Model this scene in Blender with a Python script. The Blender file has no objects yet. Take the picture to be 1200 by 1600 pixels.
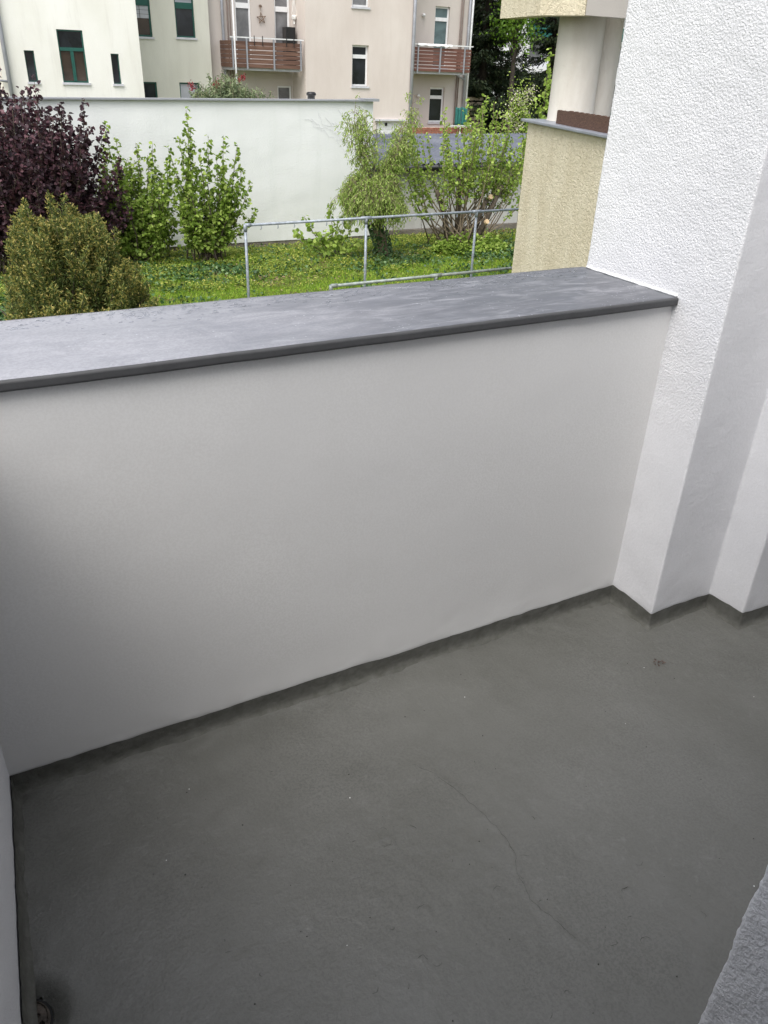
import bpy, math, random
import numpy as np
from mathutils import Vector, Matrix, noise
R = math.radians
random.seed(7); rng = np.random.default_rng(11)
scene = bpy.context.scene
col = scene.collection

# ------------------------------------------------------------------ camera, world, sun, exposure
cam_d = bpy.data.cameras.new('camera'); cam = bpy.data.objects.new('camera', cam_d); col.objects.link(cam)
cam_d.sensor_fit = 'HORIZONTAL'; cam_d.sensor_width = 36.0; cam_d.lens = 36.0 * 1234.3 / 1200.0
cam_d.clip_start = 0.05; cam_d.clip_end = 2000
right = Vector((0.88402, -0.46621, 0.034057)); down = Vector((-0.20353, -0.44947, -0.86980)); fwd = Vector((0.42081, 0.76199, -0.49223))
m = Matrix((right, -down, -fwd)).transposed().to_4x4(); m.translation = Vector((0, 0, 1.6))
cam.matrix_world = m
scene.camera = cam

SUN_EL, SUN_AZ = R(58), R(-128)          # azimuth clockwise from +Y: high, from the left, behind thin even cloud
w = bpy.data.worlds.new("World"); scene.world = w; w.use_nodes = True
nt = w.node_tree; nt.nodes.clear()
out = nt.nodes.new('ShaderNodeOutputWorld'); bg = nt.nodes.new('ShaderNodeBackground')
sky = nt.nodes.new('ShaderNodeTexSky'); sky.sky_type = 'NISHITA'; sky.sun_disc = False
sky.sun_elevation = SUN_EL; sky.sun_rotation = SUN_AZ; sky.dust_density = 3.0; sky.air_density = 1.0; sky.ozone_density = 1.0
hs = nt.nodes.new('ShaderNodeHueSaturation'); hs.inputs['Saturation'].default_value = 0.32      # even cloud cover greys the whole sky
nt.links.new(sky.outputs[0], hs.inputs['Color']); nt.links.new(hs.outputs[0], bg.inputs[0])
bg.inputs[1].default_value = 0.135
nt.links.new(bg.outputs[0], out.inputs[0])
sun_d = bpy.data.lights.new('sun', 'SUN'); sun = bpy.data.objects.new('sun', sun_d); col.objects.link(sun)
sun_d.energy = 1.3; sun_d.angle = R(50); sun_d.color = (1.0, 0.97, 0.93)
sd = Vector((math.sin(SUN_AZ) * math.cos(SUN_EL), math.cos(SUN_AZ) * math.cos(SUN_EL), math.sin(SUN_EL)))
sun.rotation_euler = sd.to_track_quat('Z', 'Y').to_euler()
scene.view_settings.view_transform = 'Standard'; scene.view_settings.look = 'None'
scene.view_settings.exposure = 1.02; scene.view_settings.gamma = 1.0; scene.view_settings.use_curve_mapping = False
scene.render.engine = 'CYCLES'
scene.cycles.max_bounces = 8; scene.cycles.diffuse_bounces = 6

# ------------------------------------------------------------------ materials
class NM:
    def __init__(s, name, rough=0.8, spec=0.4):
        s.m = bpy.data.materials.new(name); s.m.use_nodes = True; s.nt = s.m.node_tree
        s.b = s.nt.nodes['Principled BSDF']; s.b.inputs['Roughness'].default_value = rough
        s.b.inputs['Specular IOR Level'].default_value = spec
        s.coord = s.n('ShaderNodeTexCoord').outputs['Object']; s.h = None
    def n(s, t, **k):
        x = s.nt.nodes.new(t)
        for a, v in k.items(): setattr(x, a, v)
        return x
    def link(s, a, b): s.nt.links.new(a, b)
    def mapping(s, scale=(1, 1, 1), rot=(0, 0, 0), src=None):
        x = s.n('ShaderNodeMapping'); x.inputs['Scale'].default_value = scale; x.inputs['Rotation'].default_value = rot
        s.link(src or s.coord, x.inputs['Vector']); return x.outputs[0]
    def noise(s, scale, detail=4, rough=0.55, dist=0.0, vec=None):
        x = s.n('ShaderNodeTexNoise'); x.inputs['Scale'].default_value = scale; x.inputs['Detail'].default_value = detail
        x.inputs['Roughness'].default_value = rough; x.inputs['Distortion'].default_value = dist
        s.link(vec or s.coord, x.inputs['Vector']); return x.outputs['Fac']
    def voro(s, scale, vec=None, feature='F1', rnd=1.0):
        x = s.n('ShaderNodeTexVoronoi'); x.feature = feature; x.inputs['Scale'].default_value = scale
        x.inputs['Randomness'].default_value = rnd
        s.link(vec or s.coord, x.inputs['Vector']); return x.outputs['Distance']
    def ramp(s, fac, stops):
        x = s.n('ShaderNodeValToRGB'); e = x.color_ramp.elements
        while len(e) < len(stops): e.new(0.5)
        for i, (p, c) in enumerate(stops):
            e[i].position = p; c = c if isinstance(c, (tuple, list)) else (c, c, c); e[i].color = (*c[:3], 1)
        s.link(fac, x.inputs[0]); return x.outputs[0]
    def mix(s, fac, a, b, mode='MIX'):
        x = s.n('ShaderNodeMix'); x.data_type = 'RGBA'; x.blend_type = mode
        if isinstance(fac, (int, float)): x.inputs[0].default_value = fac
        else: s.link(fac, x.inputs[0])
        for sock, v in ((x.inputs[6], a), (x.inputs[7], b)):
            if isinstance(v, (tuple, list)): sock.default_value = (*v[:3], 1)
            else: s.link(v, sock)
        return x.outputs[2]
    def math(s, op, a, b=0.0, clamp=False):
        x = s.n('ShaderNodeMath', operation=op, use_clamp=clamp)
        for sock, v in ((x.inputs[0], a), (x.inputs[1], b)):
            if isinstance(v, (int, float)): sock.default_value = v
            else: s.link(v, sock)
        return x.outputs[0]
    def base(s, c):
        if isinstance(c, (tuple, list)): s.b.inputs['Base Color'].default_value = (*c[:3], 1)
        else: s.link(c, s.b.inputs['Base Color'])
        return s
    def bump(s, h, dist, strength=1.0):
        x = s.n('ShaderNodeBump'); x.inputs['Distance'].default_value = dist
        if isinstance(strength, (int, float)): x.inputs['Strength'].default_value = strength
        else: s.link(strength, x.inputs['Strength'])
        s.link(h, x.inputs['Height'])
        if s.h is not None: s.link(s.h, x.inputs['Normal'])
        s.h = x.outputs[0]; s.link(s.h, s.b.inputs['Normal']); return s
    def rgh(s, v): s.link(v, s.b.inputs['Roughness']); return s
    def island(s):
        return s.n('ShaderNodeNewGeometry').outputs['Random Per Island']
    def attr(s, name):
        x = s.n('ShaderNodeAttribute'); x.attribute_name = name; return x.outputs['Fac']

M = {}
def plain(name, c, rough=0.7, var=0.12, scale=6, bump=0.0, bscale=60, metal=0.0, spec=0.4):
    a = NM(name, rough, spec); n = a.noise(scale, 5)
    lo = tuple(v * (1 - var) for v in c); hi = tuple(min(1, v * (1 + var)) for v in c)
    a.base(a.ramp(n, [(0.3, lo), (0.7, hi)])); a.b.inputs['Metallic'].default_value = metal
    if bump: a.bump(a.noise(bscale, 3), bump)
    M[name] = a.m; return a

# white wall paint of the balcony: smooth rolled paint and coarse render, chosen by the 'rough' relief attribute
a = NM('white_render', 0.75, 0.3)
tone = a.mix(a.ramp(a.noise(2.2, 5), [(0.35, 0.0), (0.7, 1.0)]), (0.70, 0.70, 0.718), (0.745, 0.745, 0.76))
sp = a.ramp(a.noise(38, 3), [(0.70, 0.0), (0.74, 1.0)])
tone = a.mix(a.math('MULTIPLY', a.ramp(a.noise(190, 3, 0.7), [(0.42, 1.0), (0.55, 0.0)]), 0.13), tone, (0.48, 0.48, 0.49))
a.base(a.mix(a.math('MULTIPLY', sp, 0.10), tone, (0.5, 0.5, 0.47)))
ra = a.attr('rough')
worm = a.noise(165, 2, 0.55, 0.35); fine = a.noise(220, 3, 0.6)
a.bump(a.math('ADD', a.ramp(worm, [(0.33, 0.0), (0.64, 1.0)]), a.math('MULTIPLY', fine, 0.35)), 0.0019, a.math('MULTIPLY', ra, 0.75))
a.bump(a.noise(70, 3, 0.55, 0.6), 0.0012, a.math('SUBTRACT', 1.0, ra, True))
M['white_render'] = a.m
# smooth slightly orange-peel paint for the parapet's inner side
a = NM('rolled_paint', 0.62, 0.35)
tone = a.mix(a.ramp(a.noise(1.3, 5), [(0.35, 0.0), (0.7, 1.0)]), (0.665, 0.66, 0.652), (0.712, 0.709, 0.70))
drip = a.noise(2.2, 6, 0.7, 0.3, a.mapping((5, 1, 0.35)))
tone = a.mix(a.math('MULTIPLY', a.ramp(drip, [(0.55, 0.0), (0.8, 1.0)]), 0.12), tone, (0.55, 0.54, 0.51))
pores = a.math('MULTIPLY', a.ramp(a.noise(170, 3, 0.7), [(0.44, 1.0), (0.56, 0.0)]), a.ramp(a.noise(2.6, 4, 0.6), [(0.35, 0.10), (0.65, 0.24)]))
tone = a.mix(a.math('MULTIPLY', pores, a.attr('rough')), tone, (0.50, 0.49, 0.47))
a.base(tone)
patch = a.ramp(a.noise(3.5, 4, 0.6), [(0.38, 0.25), (0.62, 1.0)])
a.bump(a.noise(135, 3, 0.6, 0.2, a.mapping((0.8, 1, 1.15))), 0.0010, a.math('MULTIPLY', a.attr('rough'), patch))
M['rolled_paint'] = a.m
# grey floor coating
a = NM('floor_coating', 0.5, 0.5); a.b.inputs['IOR'].default_value = 1.85
n1 = a.noise(1.6, 6, 0.6); n2 = a.noise(14, 5, 0.6)
c = a.mix(a.ramp(n1, [(0.35, 0.0), (0.68, 1.0)]), (0.094, 0.094, 0.081), (0.130, 0.130, 0.118))
c = a.mix(a.math('MULTIPLY', a.ramp(n2, [(0.45, 0.0), (0.8, 1.0)]), 0.15), c, (0.15, 0.15, 0.135))
pit = a.math('MULTIPLY', a.ramp(a.noise(150, 3, 0.7), [(0.42, 1.0), (0.55, 0.0)]), a.ramp(a.noise(2.4, 4, 0.6), [(0.36, 0.12), (0.66, 0.50)]))
c = a.mix(pit, c, (0.045, 0.045, 0.038))
rub = a.math('MULTIPLY', a.ramp(a.noise(32, 6, 0.75, 0.6), [(0.54, 0.0), (0.66, 1.0)]), a.ramp(a.noise(1.9, 4, 0.6), [(0.42, 0.0), (0.68, 0.42)]))
c = a.mix(rub, c, (0.20, 0.20, 0.19))
specks = a.ramp(a.voro(26), [(0.030, 1.0), (0.045, 0.0)])
c = a.mix(a.math('MULTIPLY', a.ramp(a.noise(60, 4, 0.7), [(0.56, 0.0), (0.72, 1.0)]), 0.35), c, (0.085, 0.085, 0.075))
c = a.mix(a.math('MULTIPLY', specks, a.ramp(a.noise(5, 2), [(0.55, 0.0), (0.6, 0.8)])), c, (0.02, 0.02, 0.017))
a.base(c); a.rgh(a.ramp(a.noise(5, 5), [(0.3, 0.46), (0.75, 0.62)]))
a.bump(a.noise(120, 3, 0.6), 0.0016, a.ramp(a.noise(1.4, 3), [(0.4, 0.1), (0.6, 1.0)]))
a.bump(a.noise(40, 4, 0.7, 0.3), 0.0034, a.ramp(a.noise(1.1, 3), [(0.35, 0.25), (0.6, 0.9)]))
M['floor_coating'] = a.m
a = NM('upstand_coating', 0.75, 0.25)
c = a.mix(a.ramp(a.noise(30, 5, 0.65), [(0.35, 0.0), (0.7, 1.0)]), (0.085, 0.085, 0.074), (0.135, 0.135, 0.122)); a.base(c); a.bump(a.noise(70, 4, 0.6), 0.003); M['upstand_coating'] = a.m
# coping: blue-grey slate-like sheet with chalky wiped streaks
a = NM('coping_sheet', 0.4, 0.5)
st = a.noise(3.2, 8, 0.65, 0.6, a.mapping((0.55, 1.9, 1), (0, 0, R(12)))); st2 = a.noise(11, 6, 0.6, 1.2, a.mapping((0.5, 1.6, 1), (0, 0, R(-16))))
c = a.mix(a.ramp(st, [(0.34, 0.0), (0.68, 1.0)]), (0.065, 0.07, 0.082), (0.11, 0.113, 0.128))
sx = a.n('ShaderNodeSeparateXYZ'); a.link(a.coord, sx.inputs[0])                      # sky reflection painted into the left two thirds, mixed with chalky bloom
sky_chalk = a.ramp(a.math('ADD', a.math('MULTIPLY', sx.outputs[0], 0.5), a.math('MULTIPLY', a.noise(2.1, 6, 0.6, 0.5, a.mapping((0.8, 2.0, 1))), 0.75)), [(0.42, 1.0), (1.12, 0.0)])
c = a.mix(sky_chalk, c, a.mix(a.ramp(st, [(0.3, 0.0), (0.66, 1.0)]), (0.25, 0.255, 0.285), (0.36, 0.36, 0.39)))
c = a.mix(a.math('MULTIPLY', a.ramp(st2, [(0.5, 0.0), (0.72, 1.0)]), 0.4), c, (0.42, 0.42, 0.45))
swirl = a.n('ShaderNodeTexWave'); swirl.wave_type = 'RINGS'; swirl.rings_direction = 'Z'
swirl.inputs['Scale'].default_value = 9.0; swirl.inputs['Distortion'].default_value = 7; swirl.inputs['Detail'].default_value = 4; swirl.inputs['Detail Scale'].default_value = 2.5
mp = a.n('ShaderNodeMapping'); mp.inputs['Location'].default_value = (-1.60, -1.80, 0); a.link(a.coord, mp.inputs['Vector']); a.link(mp.outputs[0], swirl.inputs['Vector'])
ln = a.n('ShaderNodeVectorMath', operation='LENGTH'); a.link(mp.outputs[0], ln.inputs[0])
near = a.ramp(ln.outputs['Value'], [(0.12, 1.0), (0.24, 0.0)])
c = a.mix(a.math('MULTIPLY', a.math('MULTIPLY', a.ramp(swirl.outputs['Fac'], [(0.50, 0.0), (0.85, 1.0)]), near), 0.75), c, (0.52, 0.53, 0.6))
dots = a.ramp(a.voro(70), [(0.10, 1.0), (0.16, 0.0)])
c = a.mix(a.math('MULTIPLY', a.ramp(a.noise(140, 3, 0.7), [(0.44, 1.0), (0.56, 0.0)]), 0.22), c, (0.10, 0.105, 0.12))
fs = a.noise(26, 7, 0.72, 1.0, a.mapping((0.35, 1.5, 1), (0, 0, R(-8))))
c = a.mix(a.math('MULTIPLY', a.ramp(fs, [(0.50, 0.0), (0.70, 1.0)]), 0.20), c, (0.44, 0.445, 0.48))
sc2 = a.noise(5, 8, 0.75, 0.5)
c = a.mix(a.math('MULTIPLY', a.ramp(sc2, [(0.52, 0.0), (0.68, 1.0)]), 0.28), c, (0.11, 0.115, 0.14))
c = a.mix(a.math('MULTIPLY', dots, a.ramp(a.noise(9, 3), [(0.5, 0.0), (0.62, 0.75)])), c, (0.55, 0.57, 0.62))
a.base(c); a.rgh(a.ramp(st, [(0.3, 0.30), (0.75, 0.52)]))
a.bump(a.noise(55, 4), 0.0006)
M['coping_sheet'] = a.m
a = plain('coping_edge', (0.062, 0.063, 0.066), 0.55, 0.10, 40, 0.0006, 90)
plain('sealant', (0.85, 0.85, 0.85), 0.35, 0.03)
plain('strainer_metal', (0.085, 0.07, 0.058), 0.8, 0.5, 45, 0.002, 160)
plain('crack_dark', (0.04, 0.04, 0.035), 0.8)
plain('drain_black', (0.012, 0.012, 0.012), 0.6)
# neighbour
a = NM('yellow_render', 0.9, 0.2)
st = a.noise(1.9, 7, 0.7, 0.3, a.mapping((1.3, 1.3, 0.6)))
c = a.mix(a.ramp(st, [(0.36, 0.0), (0.62, 1.0)]), (0.60, 0.53, 0.39), (0.70, 0.635, 0.49))
g = a.noise(26, 3, 0.6, 1.0)
a.base(a.mix(a.math('MULTIPLY', a.ramp(g, [(0.3, 1.0), (0.5, 0.0)]), 0.22), c, (0.30, 0.26, 0.18)))
a.bump(a.ramp(g, [(0.35, 0.0), (0.62, 1.0)]), 0.008); M['yellow_render'] = a.m
a = NM('cream_render', 0.85, 0.2)
st = a.noise(2.2, 6, 0.6, 0.2, a.mapping((1.6, 1.6, 0.4)))
a.base(a.mix(a.ramp(st, [(0.35, 0.0), (0.7, 1.0)]), (0.54, 0.505, 0.45), (0.64, 0.615, 0.565))); a.bump(a.noise(60, 3, 0.6, 0.8), 0.006); M['cream_render'] = a.m
plain('grey_render', (0.52, 0.49, 0.46), 0.85, 0.05, 2, 0.003, 60)
plain('coping_metal', (0.22, 0.235, 0.27), 0.4, 0.2, 4)
a = NM('brown_wood', 0.6, 0.3)
g = a.noise(7, 6, 0.6, 0.5, a.mapping((14, 1.2, 14)))
a.base(a.ramp(g, [(0.3, (0.05, 0.026, 0.019)), (0.7, (0.14, 0.078, 0.056))])); a.bump(g, 0.003); M['brown_wood'] = a.m
def boardmat(name, lo, hi):
    a = NM(name, 0.65, 0.3); oi = a.n('ShaderNodeObjectInfo').outputs['Random']
    vm = a.n('ShaderNodeVectorMath', operation='ADD'); a.link(a.mapping((0.9, 6, 18)), vm.inputs[0])
    cmb = a.n('ShaderNodeCombineXYZ'); a.link(a.math('MULTIPLY', oi, 50.0), cmb.inputs[0]); a.link(cmb.outputs[0], vm.inputs[1])
    g = a.noise(1.6, 6, 0.62, 0.4, vm.outputs[0])
    c = a.ramp(g, [(0.3, lo), (0.72, hi)])
    c = a.mix(a.math('MULTIPLY', a.ramp(oi, [(0.0, 0.0), (1.0, 1.0)]), 0.45), c, (0.09, 0.045, 0.035))
    a.base(c); a.bump(g, 0.004); M[name] = a.m
boardmat('board_brown', (0.085, 0.045, 0.032), (0.27, 0.155, 0.11)); boardmat('board_red', (0.10, 0.042, 0.032), (0.25, 0.12, 0.09))
# facades
def facade_mat(name, c1, c2, dirt=(0.5, 0.47, 0.42), amt=0.38, bump=0.006):
    a = NM(name, 0.9, 0.15)
    c = a.mix(a.ramp(a.noise(0.7, 6, 0.6, 0.2, a.mapping((1, 1, 0.5))), [(0.35, 0.0), (0.7, 1.0)]), c1, c2)
    d = a.noise(1.3, 7, 0.7, 0.4, a.mapping((2.4, 2.4, 0.28)))
    c = a.mix(a.math('MULTIPLY', a.ramp(d, [(0.52, 0.0), (0.8, 1.0)]), amt), c, dirt)
    a.base(c); a.bump(a.noise(30, 3), bump); M[name] = a.m
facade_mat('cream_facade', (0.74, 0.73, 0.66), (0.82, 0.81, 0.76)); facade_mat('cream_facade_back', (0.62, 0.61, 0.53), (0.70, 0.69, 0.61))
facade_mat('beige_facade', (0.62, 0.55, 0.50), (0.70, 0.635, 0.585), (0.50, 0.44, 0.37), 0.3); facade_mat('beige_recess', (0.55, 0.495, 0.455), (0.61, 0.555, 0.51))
facade_mat('garden_wall_paint', (0.74, 0.755, 0.74), (0.80, 0.81, 0.80), (0.60, 0.64, 0.60), 0.35, 0.006)
facade_mat('far_white', (0.7, 0.7, 0.72), (0.78, 0.78, 0.8)); facade_mat('garage_concrete', (0.47, 0.465, 0.445), (0.58, 0.57, 0.55), (0.32, 0.30, 0.27), 0.45, 0.006)
facade_mat('plinth_stone', (0.15, 0.13, 0.11), (0.30, 0.27, 0.23), (0.05, 0.05, 0.03), 0.7, 0.03)
plain('tan_wall', (0.40, 0.33, 0.24), 0.9)
def glass(name, c, rough=0.12):
    a = NM(name, rough, 0.5); n = a.noise(1.1, 4, 0.6, 0.8)
    a.base(a.ramp(n, [(0.35, tuple(v * 0.55 for v in c)), (0.66, tuple(v * 1.35 for v in c))])); a.bump(a.noise(2.0, 2), 0.004); M[name] = a.m
glass('glass_dark', (0.018, 0.021, 0.026)); glass('glass_brown', (0.045, 0.032, 0.024)); glass('glass_grey', (0.17, 0.17, 0.175), 0.3); glass('glass_teal', (0.11, 0.16, 0.165), 0.25)
plain('frame_green', (0.012, 0.085, 0.065), 0.4, 0.15); plain('frame_white', (0.78, 0.78, 0.78), 0.35, 0.05); plain('sill_stone', (0.55, 0.55, 0.58), 0.5, 0.1)
plain('blind_grey', (0.42, 0.43, 0.46), 0.7, 0.08, 3); plain('curtain_cream', (0.5, 0.48, 0.42), 0.9)
plain('galvanised', (0.27, 0.30, 0.34), 0.55, 0.25, 18, 0.0008, 60, 0.3); plain('galvanised_old', (0.24, 0.27, 0.255), 0.55, 0.35, 12, 0.002, 60, 0.3)
plain('zinc_pipe', (0.34, 0.35, 0.38), 0.45, 0.12, 4, 0, 60, 0.3); plain('brown_pipe', (0.22, 0.17, 0.15), 0.6); plain('white_metal', (0.72, 0.72, 0.72), 0.4)
plain('dark_gutter', (0.03, 0.032, 0.035), 0.5); plain('black_plastic', (0.014, 0.014, 0.015), 0.35); plain('green_screen', (0.02, 0.13, 0.115), 0.7, 0.2, 9)
plain('white_cloth', (0.78, 0.77, 0.76), 0.9, 0.06); plain('twig_straw', (0.20, 0.14, 0.10), 0.9, 0.3); plain('macrame', (0.8, 0.79, 0.76), 0.9)
a = NM('roof_sheet', 0.5, 0.4); c = a.mix(a.ramp(a.noise(1.5, 6, 0.6), [(0.35, 0.0), (0.7, 1.0)]), (0.085, 0.095, 0.12), (0.15, 0.16, 0.19)); a.base(c); a.b.inputs['Specular IOR Level'].default_value = 0.2; a.b.inputs['Roughness'].default_value = 0.7; M['roof_sheet'] = a.m
a = NM('red_brick', 0.85, 0.2); a.base(a.ramp(a.noise(6, 3), [(0.3, (0.24, 0.085, 0.055)), (0.7, (0.42, 0.20, 0.14))])); M['red_brick'] = a.m
plain('bark', (0.10, 0.080, 0.060), 0.95, 0.4, 14, 0.012, 40); plain('bark_light', (0.21, 0.165, 0.115), 0.95, 0.35, 14, 0.012, 40); plain('cut_wood', (0.60, 0.44, 0.27), 0.8, 0.15)
plain('bark_dark', (0.045, 0.036, 0.028), 0.95, 0.4, 10, 0.01, 30)
def leafmat(name, stops, trans=0.35, rough=0.55):
    a = NM(name, rough, 0.35); c = a.ramp(a.island(), stops); a.base(c)
    t = a.n('ShaderNodeBsdfTranslucent'); a.link(c, t.inputs['Color']); mx = a.n('ShaderNodeMixShader'); mx.inputs[0].default_value = trans
    a.link(a.b.outputs[0], mx.inputs[1]); a.link(t.outputs[0], mx.inputs[2])
    a.link(mx.outputs[0], [n for n in a.nt.nodes if n.type == 'OUTPUT_MATERIAL'][0].inputs[0]); M[name] = a.m
leafmat('leaf_purple', [(0.0, (0.031, 0.019, 0.026)), (0.6, (0.065, 0.031, 0.041)), (0.9, (0.107, 0.043, 0.055)), (1.0, (0.216, 0.116, 0.130))], 0.25)
leafmat('leaf_hazel', [(0.0, (0.119, 0.200, 0.024)), (0.5, (0.238, 0.356, 0.054)), (1.0, (0.454, 0.562, 0.140))], 0.45)
leafmat('leaf_hazel_light', [(0.0, (0.172, 0.272, 0.040)), (0.5, (0.317, 0.454, 0.079)), (1.0, (0.502, 0.609, 0.158))], 0.42)
leafmat('leaf_willow', [(0.0, (0.175, 0.272, 0.043)), (0.5, (0.320, 0.443, 0.100)), (1.0, (0.524, 0.615, 0.200))], 0.42)
leafmat('leaf_yew', [(0.0, (0.046, 0.081, 0.019)), (0.5, (0.117, 0.163, 0.042)), (1.0, (0.247, 0.275, 0.084))], 0.3)
leafmat('leaf_yew_tip', [(0.0, (0.24, 0.23, 0.05)), (0.6, (0.44, 0.38, 0.10)), (1.0, (0.60, 0.50, 0.19))], 0.35)
leafmat('leaf_conifer', [(0.0, (0.012, 0.024, 0.012)), (0.6, (0.032, 0.052, 0.022)), (1.0, (0.07, 0.09, 0.038))], 0.15)
leafmat('leaf_bright', [(0.0, (0.06, 0.14, 0.012)), (1.0, (0.19, 0.32, 0.035))], 0.4)
leafmat('leaf_sage', [(0.0, (0.12, 0.17, 0.08)), (1.0, (0.30, 0.35, 0.19))], 0.3)
leafmat('petal_red', [(0.0, (0.20, 0.02, 0.03)), (1.0, (0.34, 0.05, 0.06))], 0.2)
leafmat('leaf_ivy', [(0.0, (0.022, 0.062, 0.016)), (0.6, (0.053, 0.117, 0.034)), (1.0, (0.150, 0.235, 0.091))], 0.15, 0.4)
leafmat('leaf_weed', [(0.0, (0.114, 0.193, 0.028)), (0.6, (0.276, 0.372, 0.057)), (1.0, (0.551, 0.523, 0.127))], 0.35)
leafmat('grass_blade', [(0.0, (0.137, 0.264, 0.021)), (0.6, (0.256, 0.419, 0.037)), (1.0, (0.476, 0.558, 0.086))], 0.35)
leafmat('blossom', [(0.0, (0.6, 0.55, 0.42)), (1.0, (0.75, 0.70, 0.6))], 0.3)
leafmat('litter', [(0.0, (0.12, 0.07, 0.04)), (1.0, (0.40, 0.28, 0.18))], 0.1)
a = NM('garden_soil', 0.95, 0.2)
c = a.mix(a.ramp(a.noise(0.9, 6, 0.65), [(0.4, 0.0), (0.62, 1.0)]), (0.075, 0.12, 0.02), (0.115, 0.12, 0.035))
c = a.mix(a.ramp(a.noise(7, 5), [(0.55, 0.0), (0.7, 1.0)]), c, (0.13, 0.085, 0.05)); a.base(c); a.bump(a.noise(20, 5), 0.03); M['garden_soil'] = a.m

# ------------------------------------------------------------------ helpers
def tag(o, label=None, cat=None, group=None, kind=None):
    for k, v in (('label', label), ('category', cat), ('group', group), ('kind', kind)):
        if v: o[k] = v
    return o
def empty(name, loc, label, cat, group=None):
    o = bpy.data.objects.new(name, None); col.objects.link(o); o.location = loc; o.empty_display_size = 0.2
    o['_t'] = 1; del o['_t']
    return tag(o, label, cat, group)
def link(name, me, mat, parent=None, smooth=False):
    o = bpy.data.objects.new(name, me); col.objects.link(o)
    for x in (mat if isinstance(mat, (list, tuple)) else [mat]):
        me.materials.append(M[x])
    if smooth: me.polygons.foreach_set('use_smooth', [True] * len(me.polygons))
    if parent: setpar(o, parent)
    return o
def wloc(p):
    v = Vector(p.location)
    while p.parent: p = p.parent; v += p.location
    return v
def setpar(o, p):          # geometry is given in world coordinates
    o.parent = p; o.location = -wloc(p)
def mesh_np(name, V, F, mat, parent=None, smooth=False):
    V = np.asarray(V, np.float32); F = np.asarray(F, np.int32); n = F.shape[1]
    me = bpy.data.meshes.new(name)
    me.vertices.add(len(V)); me.vertices.foreach_set('co', V.ravel())
    me.loops.add(F.size); me.loops.foreach_set('vertex_index', F.ravel())
    me.polygons.add(len(F)); me.polygons.foreach_set('loop_start', np.arange(0, F.size, n, dtype=np.int32))
    me.polygons.foreach_set('loop_total', np.full(len(F), n, np.int32))
    me.update(calc_edges=True); me.validate()
    return link(name, me, mat, parent, smooth)
class MB:
    def __init__(s): s.v = []; s.f = []
    def box(s, x0, x1, y0, y1, z0, z1):
        b = len(s.v); s.v += [(x, y, z) for z in (z0, z1) for x, y in ((x0, y0), (x1, y0), (x1, y1), (x0, y1))]
        s.f += [tuple(b + i for i in q) for q in ((3, 2, 1, 0), (4, 5, 6, 7), (0, 1, 5, 4), (1, 2, 6, 5), (2, 3, 7, 6), (3, 0, 4, 7))]; return s
    def prism(s, pts, z0, z1):      # pts: ccw xy polygon
        b = len(s.v); n = len(pts)
        s.v += [(x, y, z0) for x, y in pts] + [(x, y, z1) for x, y in pts]
        s.f += [tuple(b + i for i in reversed(range(n))), tuple(b + n + i for i in range(n))]
        s.f += [(b + i, b + (i + 1) % n, b + n + (i + 1) % n, b + n + i) for i in range(n)]; return s
    def tube(s, pts, r0, r1=None, n=8, cap=True):
        r1 = r0 if r1 is None else r1; pts = [Vector(p) for p in pts]; b0 = len(s.v); L = len(pts)
        up = Vector((0.3, 0.2, 1))
        for i, p in enumerate(pts):
            d = (pts[min(i + 1, L - 1)] - pts[max(i - 1, 0)]).normalized()
            u = d.cross(up);
            if u.length < 0.1: u = d.cross(Vector((1, 0, 0)))
            u.normalize(); v = d.cross(u); r = r0 + (r1 - r0) * i / (L - 1)
            for k in range(n):
                t = 2 * math.pi * k / n; s.v.append(tuple(p + u * math.cos(t) * r + v * math.sin(t) * r))
        for i in range(L - 1):
            for k in range(n):
                a = b0 + i * n + k; b = b0 + i * n + (k + 1) % n; s.f.append((a, b, b + n, a + n))
        if cap:
            s.f.append(tuple(b0 + k for k in reversed(range(n)))); s.f.append(tuple(b0 + (L - 1) * n + k for k in range(n)))
        return s
    def lathe(s, c, prof, n=24):
        b = len(s.v)
        for r, z in prof:
            for k in range(n):
                t = 2 * math.pi * k / n; s.v.append((c[0] + r * math.cos(t), c[1] + r * math.sin(t), c[2] + z))
        for i in range(len(prof) - 1):
            for k in range(n):
                p = b + i * n + k; q = b + i * n + (k + 1) % n; s.f.append((p, q, q + n, p + n))
        s.f.append(tuple(b + (len(prof) - 1) * n + k for k in range(n))); return s
    def build(s, name, mat, parent=None, smooth=False, bevel=0.0):
        me = bpy.data.meshes.new(name); me.from_pydata(s.v, [], s.f); me.update()
        o = link(name, me, mat, parent, smooth)
        if bevel:
            md = o.modifiers.new('bevel', 'BEVEL'); md.width = bevel; md.segments = 2; md.limit_method = 'ANGLE'
        return o
def nz(x, y, z, s=1.0, o=3): return noise.fractal(Vector((x * s, y * s, z * s)), 0.6, 2.0, o)
def sstep(a, b, x):
    t = min(1, max(0, (x - a) / (b - a))); return t * t * (3 - 2 * t)

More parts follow.
